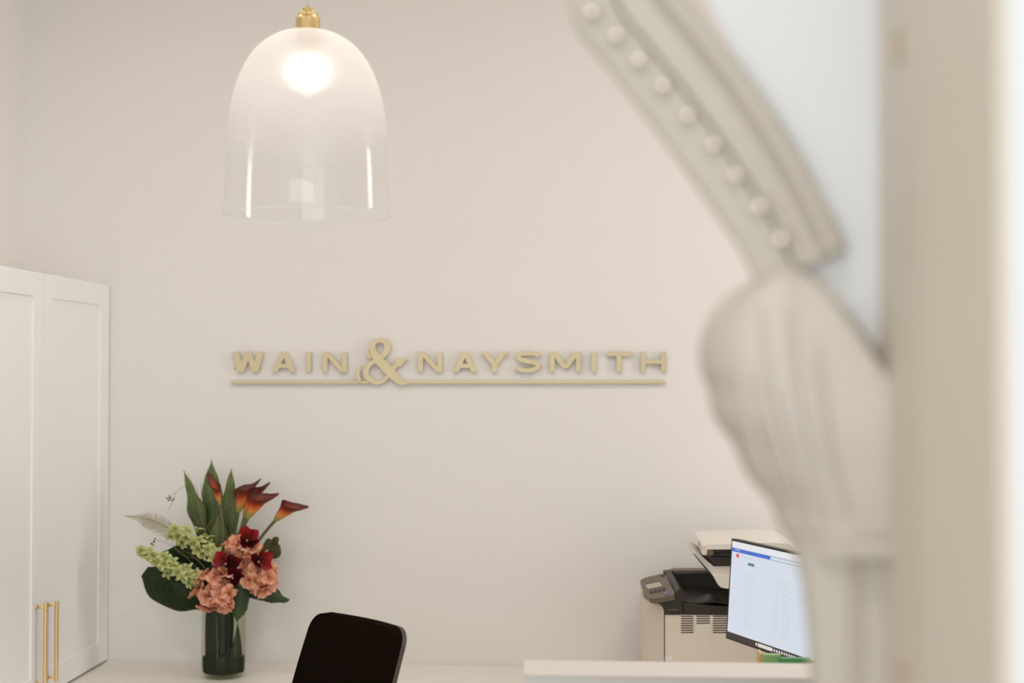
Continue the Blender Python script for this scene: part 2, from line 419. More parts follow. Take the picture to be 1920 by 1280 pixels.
# close to the plane behind
edge = [e for e in bm.edges if e.is_boundary]
ex = bmesh.ops.extrude_edge_only(bm, edges=edge)
for v in [g for g in ex['geom'] if isinstance(g, bmesh.types.BMVert)]:
    dd = (v.co-AA).dot(AN); v.co -= AN*(dd+.09)
bmesh.ops.contextual_create(bm, geom=[e for e in bm.edges if e.is_boundary])
obj('scroll_body', bm, 'plaster', cb, autos=60)
def ablock(x0, x1, y0, y1, d0, d1, bv=.003):
    f = [A(x0, y0, d1), A(x1, y0, d1), A(x1, y1, d1), A(x0, y1, d1)]
    g = [A(x0, y0, d0), A(x1, y0, d0), A(x1, y1, d0), A(x0, y1, d0)]
    return prism(f, g, bv)
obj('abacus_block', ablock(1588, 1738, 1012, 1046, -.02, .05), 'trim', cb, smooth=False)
# leaf ribs on the scroll
for k, (x0, y0, x1, y1) in enumerate([(1375, 600, 1470, 960), (1425, 575, 1510, 960), (1480, 580, 1550, 965), (1535, 640, 1590, 965)]):
    pts = [A(x0+(x1-x0)*t+18*math.sin(t*PI)*(-1), y0+(y1-y0)*t, .012+.066*(.45+.55*math.sin(PI*min(1, max(0, (y0+(y1-y0)*t-495)/560))**.8))*(math.sin(min(1, (.18+.16*k)/.35)*PI/2)**.8)) for t in [i/6 for i in range(7)]]
    obj('leaf_rib', tube(pts, [.001, .003, .001], 10, 16), 'plaster', cb)
# pilaster below the corbel down to the floor
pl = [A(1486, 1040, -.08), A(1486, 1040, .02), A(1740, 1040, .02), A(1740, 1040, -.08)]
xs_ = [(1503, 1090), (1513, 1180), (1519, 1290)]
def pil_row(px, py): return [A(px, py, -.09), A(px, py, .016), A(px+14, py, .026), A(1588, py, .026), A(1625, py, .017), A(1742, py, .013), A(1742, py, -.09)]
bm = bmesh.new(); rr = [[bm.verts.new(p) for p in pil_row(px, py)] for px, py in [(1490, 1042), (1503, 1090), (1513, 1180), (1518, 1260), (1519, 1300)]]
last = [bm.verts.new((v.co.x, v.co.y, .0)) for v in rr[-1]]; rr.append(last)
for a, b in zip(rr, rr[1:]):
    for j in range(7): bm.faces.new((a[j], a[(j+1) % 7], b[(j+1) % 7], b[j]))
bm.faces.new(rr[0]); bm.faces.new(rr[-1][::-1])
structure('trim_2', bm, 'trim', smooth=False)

# ================================================================== CABINET + BENCH
XC = P(207, 700, YW).x                    # plane of the cabinet doors
ZT = P(207, 535, YW).z                    # cabinet top
wb = thing('bench_unit', 'white built-in bench unit with plain top along the back wall', 'bench', (-.3, 4.2, 0))
bx = prism([Vector(v) for v in ((XL+.002, YW-.001, ZB-.03), (XL+.002, 3.3, ZB-.03), (-1.27, 3.3, ZB-.03), (-1.27, 3.88, ZB-.03), (1.9, 3.88, ZB-.03), (1.9, YW-.001, ZB-.03))],
           [Vector(v) for v in ((XL+.002, YW-.001, ZB), (XL+.002, 3.3, ZB), (-1.27, 3.3, ZB), (-1.27, 3.88, ZB), (1.9, 3.88, ZB), (1.9, YW-.001, ZB))])
obj('bench_top', bx, 'bench', wb, smooth=False)
obj('carcass', box(-1.29, 1.88, 3.94, YW-.03, .1, ZB-.03), 'cab', wb, smooth=False)
obj('carcass', box(XL+.02, -1.29, 3.32, YW-.03, .1, ZB-.03), 'cab', wb, smooth=False)
obj('plinth', box(XL+.06, 1.84, 3.98, YW-.03, .0, .1), 'shadow', wb, smooth=False)
for k in range(5):
    x0 = -1.24+k*.62
    dr = obj('cupboard_door', box(x0+.003, x0+.617, 3.918, 3.938, .11, ZB-.045, .003), 'cab', wb, smooth=False)
    obj('handle', tube([(x0+.57, 3.893, .5), (x0+.57, 3.893, .62)], .005, 10), 'brass', dr)

cab = thing('tall_cabinet', 'white shaker two-door wall cabinet with long brass bar handles', 'cabinet', (XC-.15, 4.0, ZB))
Y0c, Y1c, Ys = 3.42, YW-.004, P(80, 698, 1).x
ysm = None
d_ = ray(80, 800); ysm = d_.y*XC/d_.x       # door seam depth
TD = .022
obj('carcass', box(XL+.002, XC-TD-.001, Y0c, Y1c, ZB+.004, ZT-.002), 'cab', cab, smooth=False)
def shaker(y0, y1, z0, z1):
    bm = bmesh.new(); st = .068; x0, x1 = XC-TD, XC
    box(x0, x1, y0, y0+st, z0, z1, .0004, 1, bm); box(x0, x1, y1-st, y1, z0, z1, .0004, 1, bm)
    box(x0, x1, y0+st, y1-st, z1-st, z1, .0012, 1, bm); box(x0, x1, y0+st, y1-st, z0, z0+st, .0012, 1, bm)
    return bm, (x0+.001, x0+.0175, y0+st-.002, y1-st+.002, z0+st-.002, z1-st+.002)
doors = []
for (a, b) in ((Y0c, ysm-.0012), (ysm+.0012, Y1c-.022)):
    f, pb = shaker(a, b, ZB+.006, ZT)
    d = obj('door', f, 'cab', cab, smooth=False)
    obj('door_panel', box(*pb), 'cab', d, smooth=False); doors.append(d)
obj('end_filler', box(XC-TD, XC-.003, Y1c-.021, Y1c, ZB+.004, ZT), 'cab', cab, smooth=False)
for d, px, ptop in ((doors[0], 68, 1138), (doors[1], 89, 1134)):
    dr_ = ray(px, ptop); yy = dr_.y*XC/dr_.x; zt = CAM_H+dr_.z*XC/dr_.x
    xb = XC+.027; zb = ZB+.055
    h = obj('handle', tube([(xb, yy, zb-.012), (xb, yy, zt+.012)], .0062, 14), 'brass', d, autos=50)
    for z in (zt, zb):
        obj('handle_post', tube([(XC, yy, z), (xb, yy, z)], .0035, 10), 'brass', d)
        tag(obj('handle_rose', lathe([(0, 0), (.007, 0), (.007, .003), (0, .003)], (0, 0), 14), 'brass', d, local=True), None)
        o = COL.objects[-1] if False else d.children[-1]
        o.matrix_local = Matrix.Translation(Vector((XC, yy, z))-Vector(cab.location)) @ Matrix.Rotation(PI/2, 4, 'Y')

# ================================================================== SIGN
SY = YW-.013                               # front of the raised letters
sg = thing('wall_sign', 'gold raised lettering WAIN & NAYSMITH with underline, mounted on the back wall', 'sign', (P(840, 716, YW).x, YW, P(840, 716, YW).z))
def pl2(poly, y0=SY, th=.012):
    return prism([P(a, b, y0) for a, b in poly], [P(a, b, y0)+Vector((0, th, 0)) for a, b in poly])
def letter(polys, name='letter', th=.008):
    bm = bmesh.new()
    for i, q in enumerate(polys): merge(bm, pl2(q, SY-i*.00008, th))
    # short pins to the wall
    return obj(name, bm, 'gold', sg, smooth=False)
def bar(x0, y0, x1, y1, w0, w1=None):   # horizontal-cut slanted stroke
    w1 = w1 or w0
    return [(x0-w0/2, y0), (x0+w0/2, y0), (x1+w1/2, y1), (x1-w1/2, y1)]
def stroke2(pts, ws):
    C = catmull([Vector((a, b, 0)) for a, b in pts], 26); out = []
    L_, R_ = [], []
    for i, p in enumerate(C):
        T = (C[min(i+1, 26)]-C[max(i-1, 0)]).normalized(); n = Vector((-T.y, T.x, 0)); wd = interp(ws, i/26)/2
        L_.append(p+n*wd); R_.append(p-n*wd)
    for i in range(26): out.append([(L_[i].x, L_[i].y), (L_[i+1].x, L_[i+1].y), (R_[i+1].x, R_[i+1].y), (R_[i].x, R_[i].y)])
    return out
T0, B0 = 659.5, 697.0
def W_(x0, x1):
    w = x1-x0; q = 12
    return [bar(x0+q/2, T0, x0+w*.27, B0, q), bar(x0+w*.5, T0, x0+w*.27, B0, q), bar(x0+w*.5, T0, x0+w*.73, B0, q), bar(x1-q/2, T0, x0+w*.73, B0, q)]
def A_(x0, x1):
    q = 11; m = (x0+x1)/2
    return [bar(m, T0, x0+q/2, B0, q), bar(m, T0, x1-q/2, B0, q), [(x0+11, 682), (x1-11, 682), (x1-8, 689.5), (x0+8, 689.5)]]
def I_(x0, x1): return [[(x0, T0), (x1, T0), (x1, B0), (x0, B0)]]
def N_(x0, x1): return [[(x0, T0), (x0+9, T0), (x0+9, B0), (x0, B0)], [(x1-9, T0), (x1, T0), (x1, B0), (x1-9, B0)], [(x0, T0), (x0+11, T0), (x1, B0), (x1-11, B0)]]
def Y_(x0, x1):
    m = (x0+x1)/2; q = 12
    return [bar(x0+q/2, T0, m, 684, q, 10), bar(x1-q/2, T0, m, 684, q, 10), [(m-5, 680), (m+5, 680), (m+5, B0), (m-5, B0)]]
def S_(x0, x1):
    m = (x0+x1)/2
    return stroke2([(x1-3, 667), (x1-9, 663), (m, 662), (x0+8, 664.5), (x0+5.5, 669.5), (x0+12, 674.5), (m, 677), (x1-10, 680), (x1-5, 686), (x1-9, 691), (m, 694.5), (x0+9, 692.5), (x0+1, 689)], [8, 8, 8, 9, 9, 8, 8, 8])
def M_(x0, x1):
    m = (x0+x1)/2
    return [[(x0, T0), (x0+9, T0), (x0+9, B0), (x0, B0)], [(x1-9, T0), (x1, T0), (x1, B0), (x1-9, B0)], bar(x0+7, T0, m, 690, 13, 10), bar(x1-7, T0, m, 690, 13, 10)]
def T_(x0, x1):
    m = (x0+x1)/2; return [[(x0, T0), (x1, T0), (x1, T0+8), (x0, T0+8)], [(m-5, T0+8), (m+5, T0+8), (m+5, B0), (m-5, B0)]]
def H_(x0, x1): return [[(x0, T0), (x0+9, T0), (x0+9, B0), (x0, B0)], [(x1-9, T0), (x1, T0), (x1, B0), (x1-9, B0)], [(x0+9, 674), (x1-9, 674), (x1-9, 682), (x0+9, 682)]]
for f, a, b in ((W_, 436, 494), (A_, 509, 555), (I_, 574.5, 583), (N_, 605, 650), (N_, 784, 829), (A_, 849, 895), (Y_, 902, 953), (S_, 966, 1014), (M_, 1031, 1089), (I_, 1109, 1118.5), (T_, 1138, 1184), (H_, 1202, 1249)):
    letter(f(a, b))
amp = stroke2([(750, 673), (741, 686), (729, 703), (718, 715.5), (702, 717), (688, 707), (686, 695), (693, 683), (708, 674), (721, 664), (727, 652), (723, 641), (712, 637.5), (701, 643), (698, 654), (704, 668), (722, 687), (741, 707), (752, 716), (764, 717.5)],
              [7, 9, 7, 6, 8, 11, 11, 8, 7, 9, 13, 11, 8, 8, 11, 16, 18, 17, 11, 6])
amp.append([(739, 672), (764, 672), (752, 686), (743, 688)])
amp += stroke2([(692, 652), (690, 658), (691, 666), (696, 672)], [1.5, 4, 5, 2])
amp += stroke2([(678, 684), (672, 696), (671, 706), (675, 714)], [1.5, 6, 8, 7])
letter(amp, 'ampersand')
letter([[(433, 713.4), (690, 713.4), (690, 718.6), (433, 718.6)], [(755, 713.4), (1248, 713.4), (1248, 718.6), (755, 718.6)]], 'underline')
pinme = None
for px in (440, 488, 514, 549, 579, 610, 645, 710, 735, 789, 824, 854, 890, 928, 990, 1036, 1084, 1114, 1161, 1207, 1244):
    p = P(px, 694 if px in (514, 928, 1161) else 690, SY+.011)
    mtx = Matrix.Translation(p-Vector(sg.location))
    if pinme is None:
        o = obj('mounting_pin', tube([(0, 0, 0), (0, YW-p.y, 0)], .003, 6), 'gold', sg, local=True); pinme = o.data; o.matrix_local = mtx
    else: shared('mounting_pin', pinme, sg, mtx)

# ================================================================== PENDANT LAMP
YPn = 2.8
pc = P(577, 240, YPn); cx, cyy = pc.x, pc.y
def zp(py): return P(577, py, YPn).z
sc_ = YPn/FPX
pd = thing('pendant_lamp', 'bell-shaped frosted to clear glass pendant lamp with brass cap, lit', 'lamp', (cx, cyy, zp(420)))
prf = [(0, 58), (22, 58.5), (48, 63), (76, 76), (100, 96), (120, 124), (134, 155), (144, 190), (150.5, 228), (154, 270), (156.5, 312), (158.5, 355), (160, 402)]
prf_s = catmull([Vector((a, b, 0)) for a, b in prf], 48)
TH = .003
outp = [(max(0, v.x*sc_*.985), zp(v.y)) for v in prf_s]
inp = []
for i, (r, z) in enumerate(outp):
    a = outp[max(0, i-1)]; b = outp[min(len(outp)-1, i+1)]
    dr_, dz_ = b[0]-a[0], b[1]-a[1]; l = math.hypot(dr_, dz_)
    nr, nz = dz_/l, -dr_/l
    inp.append((max(0, r+nr*TH), z+nz*TH))
inp[0] = (0, outp[0][1]-TH)
bm = lathe(outp+[((outp[-1][0]+inp[-1][0])/2, outp[-1][1]-.0012)]+inp[::-1], (cx, cyy), 96)
# glass: frosted at the crown fading to clear at the rim
m, nt, b = newmat('frosted_to_clear_glass'); N, L = nt.nodes, nt.links
tc = N.new('ShaderNodeTexCoord'); sx = N.new('ShaderNodeSeparateXYZ'); L.new(tc.outputs['Object'], sx.inputs[0])
mp = N.new('ShaderNodeMapRange'); mp.interpolation_type = 'SMOOTHSTEP'
mp.inputs[1].default_value = zp(350)-zp(420); mp.inputs[2].default_value = zp(150)-zp(420); mp.inputs[3].default_value = .05; mp.inputs[4].default_value = .86
L.new(sx.outputs['Z'], mp.inputs[0])
tr = N.new('ShaderNodeBsdfTransparent'); tr.inputs[0].default_value = (.998, .998, .998, 1)
gl = N.new('ShaderNodeBsdfGlossy'); gl.inputs['Roughness'].default_value = .03
rm = N.new('ShaderNodeMapRange'); rm.inputs[1].default_value = zp(300)-zp(420); rm.inputs[2].default_value = zp(200)-zp(420); rm.inputs[3].default_value = .03; rm.inputs[4].default_value = .6; L.new(sx.outputs['Z'], rm.inputs[0]); L.new(rm.outputs[0], gl.inputs['Roughness'])
fr = N.new('ShaderNodeFresnel'); fr.inputs[0].default_value = 1.45
fk = N.new('ShaderNodeMath'); fk.operation = 'MINIMUM'; fk.inputs[1].default_value = .07; L.new(fr.outputs[0], fk.inputs[0])
clear = N.new('ShaderNodeMixShader'); L.new(fk.outputs[0], clear.inputs[0]); L.new(tr.outputs[0], clear.inputs[1]); L.new(gl.outputs[0], clear.inputs[2])
tl = N.new('ShaderNodeBsdfTranslucent'); tl.inputs[0].default_value = (.97, .945, .925, 1)
df = N.new('ShaderNodeBsdfDiffuse'); df.inputs[0].default_value = (.97, .945, .925, 1)
fm = N.new('ShaderNodeMixShader'); fm.inputs[0].default_value = .6; L.new(tl.outputs[0], fm.inputs[1]); L.new(df.outputs[0], fm.inputs[2])
rf = N.new('ShaderNodeBsdfRefraction'); rf.inputs['IOR'].default_value = 1.3; rf.inputs['Roughness'].default_value = .68; rf.inputs[0].default_value = (.97, .95, .93, 1)
f2 = N.new('ShaderNodeMixShader'); f2.inputs[0].default_value = .3; L.new(fm.outputs[0], f2.inputs[1]); L.new(rf.outputs[0], f2.inputs[2])
mm = N.new('ShaderNodeMixShader'); L.new(mp.outputs[0], mm.inputs[0]); L.new(clear.outputs[0], mm.inputs[1]); L.new(f2.outputs[0], mm.inputs[2])
L.new(mm.outputs[0], N['Material Output'].inputs[0])
so_ = obj('glass_shade', bm, m, pd)
M['inner'] = thin_glass('clear_inner_face', (.998, .998, .998), .03, .15)
so_.data.materials.append(M['inner'])
nf = 96*len(outp)
for i_, p in enumerate(so_.data.polygons):
    if i_ >= nf: p.material_index = 1        # only the outer face is frosted
mr_, ntr, br = newmat('ground_glass_rim'); br.inputs['Base Color'].default_value = (.95, .93, .9, 1); br.inputs['Roughness'].default_value = .2
t_ = ntr.nodes.new('ShaderNodeBsdfTransparent'); x_ = ntr.nodes.new('ShaderNodeMixShader'); x_.inputs[0].default_value = .35
ntr.links.new(t_.outputs[0], x_.inputs[1]); ntr.links.new(br.outputs[0], x_.inputs[2]); ntr.links.new(x_.outputs[0], ntr.nodes['Material Output'].inputs[0])
rr_ = (outp[-1][0]+inp[-1][0])/2; zr_ = outp[-1][1]-.0032
obj('shade_rim', lathe([(rr_+.0017*math.cos(2*PI*k/8), zr_+.0017*math.sin(2*PI*k/8)) for k in range(8)], (cx, cyy), 96, close=True), mr_, pd)
zc0 = zp(58)
cap = [(0, zp(15)), (10, zp(15)), (11, zp(16)), (11, zp(22)), (17, zp(24)), (19, zp(27)), (19, zp(31)), (22.5, zp(35)), (23, zp(38)), (23, zp(59)), (0, zp(59))]
obj('brass_cap', lathe([(r*sc_, z) for r, z in cap], (cx, cyy), 32), 'satinbrass', pd, autos=35)
so = [(0, zp(62)), (20, zp(62)), (20.5, zp(64)), (20.5, zp(108)), (19, zp(113)), (0, zp(113))]
obj('lamp_socket', lathe([(r*sc_, z) for r, z in so], (cx, cyy), 32), 'satinbrass', pd, autos=35)
obj('cord', tube([(cx, cyy, zp(16)), (cx, cyy, CEIL-.02)], .0022, 8), 'cord', pd)
obj('ceiling_rose', lathe([(0, CEIL-.025), (.045, CEIL-.025), (.05, CEIL-.02), (.05, CEIL), (0, CEIL)], (cx, cyy), 32), 'satinbrass', pd, autos=35)
bp = [(0, 112), (15, 112.5), (19, 120), (23, 138), (24.5, 155), (22, 172), (14, 183), (0, 187)]
bps = catmull([Vector((a, c, 0)) for a, c in bp], 20)
M['bulb'] = emit('lit_bulb', (255, 242, 226), .6)
nb_ = M['bulb'].node_tree; tb_ = nb_.nodes.new('ShaderNodeBsdfTransparent'); mb_ = nb_.nodes.new('ShaderNodeMixShader'); mb_.inputs[0].default_value = .55
nb_.links.new(tb_.outputs[0], mb_.inputs[1]); nb_.links.new(nb_.nodes['Principled BSDF'].outputs[0], mb_.inputs[2]); nb_.links.new(mb_.outputs[0], nb_.nodes['Material Output'].inputs[0])
blb = obj('light_bulb', lathe([(max(0, v.x)*sc_, zp(v.y)) for v in bps], (cx, cyy), 32), 'bulb', pd)
pt = bpy.data.lights.new('pendant_light', 'POINT'); pt.energy = .72; pt.color = (1, .90, .78); pt.shadow_soft_size = .018
po = bpy.data.objects.new('pendant_light', pt); COL.objects.link(po); po.location = (cx, cyy, zp(152))
blb.visible_shadow = True

# ================================================================== OFFICE CHAIR
p1, p2 = P(602, 1147, 3.55), P(746, 1176, 3.33)
ang = math.atan2(p2.y-p1.y, p2.x-p1.x)
ux = Vector((math.cos(ang), math.sin(ang), 0)); uy = Vector((-math.sin(ang), math.cos(ang), 0))
mid = (p1+p2)/2; YT = .335; ztop = mid.z
org = mid-uy*YT; org.z = 0
ch = thing('office_chair', 'black fabric office chair with reclined rounded backrest, in front of the bench', 'chair', org, ang)
HW = (Vector((p2.x, p2.y, 0))-Vector((p1.x, p1.y, 0))).length/2
zs0 = .53
def back_bm(front_off, thick, grow, bulge, rcorner):
    bm = bmesh.new(); nx, nz = 24, 40; F, Bk = [], []
    H = ztop-zs0
    for i in range(nz+1):
        t = .5-.5*math.cos(PI*i/nz); z = zs0-grow+(H+2*grow)*t
        half = (HW+.012)*(1+.10*(1-t))+grow
        e = 0.0
        r = rcorner
        dt = (ztop+grow)-z; db = z-(zs0-grow)
        for dd in (dt, db):
            if dd < r: e = max(e, r-math.sqrt(max(0, r*r-(r-dd)**2)))
        half -= e
        rowF, rowB = [], []
        for j in range(nx+1):
            s = j/nx*2-1
            yb = .205+(z-zs0)*math.tan(math.radians(14))-.02*math.sin(t*PI)
            cv = .012*s*s                       # wraps around the sitter
            q = (1-abs(s)**3)*(1-abs(2*t-1)**4)
            rowF.append(bm.verts.new((s*half, yb-cv+front_off-bulge*q, z)))
            rowB.append(bm.verts.new((s*half, yb-cv+front_off+thick, z)))
        F.append(rowF); Bk.append(rowB)
    for G in (F, Bk):
        for a, b in zip(G, G[1:]):
            for j in range(nx): bm.faces.new((a[j], a[j+1], b[j+1], b[j]))
    for a, b in zip(range(nz), range(1, nz+1)):
        bm.faces.new((F[a][0], Bk[a][0], Bk[b][0], F[b][0])); bm.faces.new((F[a][nx], Bk[a][nx], Bk[b][nx], F[b][nx]))
    for j in range(nx):
        bm.faces.new((F[0][j], F[0][j+1], Bk[0][j+1], Bk[0][j])); bm.faces.new((F[nz][j], F[nz][j+1], Bk[nz][j+1], Bk[nz][j]))
    return bm
obj('backrest', back_bm(0, .03, 0, .022, .04), 'fabric', ch, local=True, autos=75)
obj('back_shell', back_bm(.031, .016, -.004, 0, .04), 'shell', ch, local=True, autos=55)
bm = bmesh.new(); n = 28
for (z, k) in ((.45, .9), (.47, 1), (.505, 1), (.53, .93), (.535, .75)):
    for i in range(n):
        a = 2*PI*i/n; c, s = math.cos(a), math.sin(a)
        bm.verts.new((.245*k*math.copysign(abs(c)**.5, c), -.02+.235*k*math.copysign(abs(s)**.5, s), z))
bm.verts.ensure_lookup_table()
for r in range(4):
    for i in range(n): bm.faces.new([bm.verts[r*n+i], bm.verts[r*n+(i+1) % n], bm.verts[(r+1)*n+(i+1) % n], bm.verts[(r+1)*n+i]])
bm.faces.new([bm.verts[i] for i in range(n)][::-1]); bm.faces.new([bm.verts[4*n+i] for i in range(n)])
obj('seat', bm, 'fabric', ch, local=True)
obj('back_bracket', tube([(0, .06, .44), (0, .22, .45), (0, .27, .52), (0, .305, .66)], .018, 10, 14), 'shell', ch, local=True)
obj('gas_lift', lathe([(0, .1), (.028, .1), (.028, .28), (.018, .28), (.018, .42), (.06, .43), (.06, .45), (0, .45)], (0, 0), 20), 'shell', ch, local=True, autos=35)
for k in range(5):
    a = 2*PI*k/5+.3; d = Vector((math.cos(a), math.sin(a), 0))
    lg = obj('base_leg', tube([d*.02+Vector((0, 0, .115)), d*.29+Vector((0, 0, .075))], [.022, .014], 10, None), 'shell', ch, local=True)
    e = Vector((-d.y, d.x, 0)); c = d*.285+Vector((0, 0, .026))
    obj('castor', tube([c-e*.022, c+e*.022], .026, 16), 'shell', lg, local=True, autos=40)

# ================================================================== RECEPTION COUNTER
hf = Pz(983, 1264, 1.10); hb = Pz(983, 1237, 1.10)
hfr = Pz(1500, 1268, 1.10)
HX = hf.x; HY0, HY1 = hf.y, hb.y
rc = thing('reception_counter', 'white reception counter with narrow ledge top, in front of printer', 'counter', (.6, HY0+.2, 0))
obj('ledge_top', prism([Vector((HX, HY0, 1.1)), Vector((1.6, HY0, 1.1)), Vector((1.6, HY1, 1.1)), Vector((hb.x, HY1, 1.1))],
                      [Vector((HX, HY0, 1.094)), Vector((1.6, HY0, 1.094)), Vector((1.6, HY1, 1.094)), Vector((hb.x, HY1, 1.094))]), 'hob', rc, smooth=False)
obj('front_panel', box(HX+.001, 1.6, HY0+.001, HY1-.001, 0, 1.094), 'hobfront', rc, smooth=False)
obj('desk_top', box(HX+.002, 1.6, HY1, 3.28, .70, .73, .003), 'hob', rc, smooth=False)
obj('desk_top', box(.27, 1.6, 3.28, 3.86, .70, .73, .003), 'hob', rc, smooth=False)
obj('end_panel', box(HX+.002, HX+.03, HY1, 3.26, 0, .70), 'hobfront', rc, smooth=False)
obj('end_panel', box(.29, .32, 3.28, 3.84, 0, .70), 'hobfront', rc, smooth=False)
obj('end_panel', box(1.55, 1.58, HY1, 3.84, 0, .70), 'hobfront', rc, smooth=False)

# ================================================================== PRINTER
pr = thing('multifunction_printer', 'beige and black multifunction printer with paper feeder, on the bench at right', 'printer', (.38, 4.2, ZB))
YF = 4.05
def pv(px, py, Y=YF): return P(px, py, Y)
zbt = pv(1300, 1152).z
xA, xE = pv(1246, 1200).x, pv(1246, 1200).x+.42
obj('main_body', box(xA+.001, xE, YF, 4.44, ZB+.012, zbt, .004), 'pwhite', pr, smooth=False)
xL1 = P(1205, 1180, 4.18).x
zfc = pv(1246, 1134).z
fc = [(xA-.001, YF+.001), (xL1+.012, YF+.075), (xL1, YF+.14), (xL1, 4.43), (xA-.001, 4.43)]
obj('front_cover', prism([Vector((x, y, ZB+.010)) for x, y in fc], [Vector((x, y, zfc)) for x, y in fc], .005), 'pwhite', pr, smooth=False)
for (x, y) in ((xA+.02, YF+.03), (xE-.03, YF+.03), (xA+.02, 4.4), (xE-.03, 4.4)):
    obj('foot', box(x-.015, x+.015, y-.015, y+.015, ZB, ZB+.013), 'pdark', pr, smooth=False)
obj('corner_clip', slab([pv(1247, 1229, YF-.001), pv(1261, 1229, YF-.001), pv(1261, 1239, YF-.001), pv(1247, 1239, YF-.001)], .004), 'plight', pr, smooth=False)
# vents
vm = None
for ccx, (a, b_, rows_) in enumerate(((1277, 1300, 8), (1306, 1331, 4), (1337, 1363, 8), (1369, 1394, 8))):
    for r in range(rows_):
        y = 1155+r*4.33
        obj('vent_slot_shade', slab([pv(a, y-.9, YF-.0008), pv(b_, y-.9, YF-.0008), pv(b_, y+.9, YF-.0008), pv(a, y+.9, YF-.0008)], .003), 'shadow', pr, smooth=False)  # dark strips laid on the face as the shade inside open slots
for r in range(4, 8):
    y = 1155+r*4.33
    obj('vent_rib', slab([pv(1306, y-.9, YF-.0008), pv(1331, y-.9, YF-.0008), pv(1331, y+.9, YF-.0008), pv(1306, y+.9, YF-.0008)], .003), 'plight', pr, smooth=False)
# dark upper frame: front apron, tray, rear rim
ap = [(1217, 1121), (1234, 1131), (1243, 1137), (1246, 1152), (1410, 1152), (1410, 1138), (1330, 1135), (1279, 1128), (1268, 1108), (1255, 1095)]
ap = [(1225, 1122), (1238, 1131), (1244, 1138), (1246.5, 1151.5), (1281, 1151.5), (1279, 1130), (1264, 1112)]
obj('front_apron', prism([pv(a, b, YF-.004) for a, b in ap], [pv(a, b, YF-.004)+Vector((0, .30, 0)) for a, b in ap], .002), 'pdark', pr, smooth=False)
ap2 = [(1280, 1130), (1282, 1151.5), (1420, 1151.5), (1420, 1138), (1340, 1136)]
obj('tray_apron', prism([pv(a, b, YF-.002) for a, b in ap2], [pv(a, b, YF-.002)+Vector((0, .05, 0)) for a, b in ap2], .002), 'pdark', pr, smooth=False)
obj('badge', slab([pv(1252, 1142, YF-.0055), pv(1272, 1142, YF-.0055), pv(1272, 1143.6, YF-.0055), pv(1252, 1143.6, YF-.0055)], .001), 'pgrey', pr, smooth=False)
# paper tray floor with a raised hump
bm = bmesh.new(); rows = []
fl = [pv(1281, 1129.5, YF+.01), pv(1420, 1134, YF+.01), P(1420, 1108, 4.36), P(1256, 1100, 4.36)]
for i in range(13):
    row = []
    for j in range(21):
        u, v = j/20, i/12
        p = fl[0].lerp(fl[1], u).lerp(fl[3].lerp(fl[2], u), v)
        p.z += .022*math.exp(-((u-.42)/.13)**2-((v-.35)/.28)**2)-.012*math.sin(PI*v)
        row.append(bm.verts.new(p))
    rows.append(row)
for a, b in zip(rows, rows[1:]):
    for j in range(20): bm.faces.new((a[j], a[j+1], b[j+1], b[j]))
obj('output_tray', bm, 'pdark', pr, solid=.004)
rim = [P(1244, 1073, 4.37), P(1268, 1069.5, 4.37), P(1350, 1069.5, 4.37), P(1420, 1069.5, 4.37), P(1420, 1118, 4.37), P(1250, 1118, 4.37)]
obj('rear_rim', prism(rim, [p+Vector((0, .05, 0)) for p in rim], .004), 'pdark', pr, smooth=False)
rl = [P(1262, 1069, 4.362), P(1340, 1069, 4.362), P(1340, 1074, 4.362), P(1264, 1076, 4.362)]
obj('rim_ledge', prism(rl, [p+Vector((0, .055, 0)) for p in rl], .001), 'pgrey', pr, smooth=False)
# left tray wall under the panel
lw = [pv(1264, 1112, YF+.0), pv(1280, 1130, YF+.0), P(1262, 1112, 4.36), P(1247, 1076, 4.36)]
obj('tray_side_wall', slab(lw, .02, 0), 'pdark', pr, smooth=False)
# control panel
cq = [P(1200, 1089, 4.20), P(1247, 1075, 4.22), pv(1265, 1112, YF-.01), pv(1221, 1122, YF-.01)]
co_ = [P(1200, 1089, 4.20), P(1202.5, 1085.5, 4.215), P(1212, 1081.5, 4.22), P(1240, 1075, 4.225), P(1247, 1076.5, 4.215), pv(1264.5, 1109, YF-.008), pv(1263, 1114.5, YF-.011), pv(1225, 1122, YF-.011), pv(1218, 1121, YF-.008), P(1203, 1099, 4.15)]
# flatten onto one plane
pn = (cq[1]-cq[0]).cross(cq[3]-cq[0]).normalized(); pa = (cq[0]+cq[1]+cq[2]+cq[3])/4
if pn.dot(pa-CP) > 0: pn = -pn
def PP(px, py, out=0.0): return Pp(px, py, pa+pn*out, pn)
cpo = [(1200, 1089), (1203, 1085), (1212, 1081.5), (1240, 1075), (1247, 1076.5), (1264.5, 1109), (1263, 1114.5), (1225, 1122), (1217, 1120), (1204, 1101)]
cp = obj('control_panel', prism([PP(a, b) for a, b in cpo], [PP(a, b)-pn*.016 for a, b in cpo], .0015), 'pgrey', pr, smooth=False)
skirt = [(1203, 1100), (1217, 1120), (1226, 1123), (1264, 1115)]
obj('panel_skirt', prism([PP(a, b, -.015) for a, b in cpo], [PP(a, b, -.015)+Vector((.012, .06, -.045)) for a, b in cpo], .002), 'pdark', pr, smooth=False)
def onp(name, poly, h, m, th=.002): return obj(name, prism([PP(a, b, h) for a, b in poly], [PP(a, b, h)-pn*th for a, b in poly]), m, cp, smooth=False)
onp('display_frame', [(1208.5, 1094.5), (1236.5, 1088), (1243.5, 1098.5), (1214, 1105)], .0006, 'pdark', .001)
onp('display', [(1209.5, 1096), (1236.5, 1089.8), (1242.5, 1098), (1214.5, 1104)], .0012, 'lcd', .001)
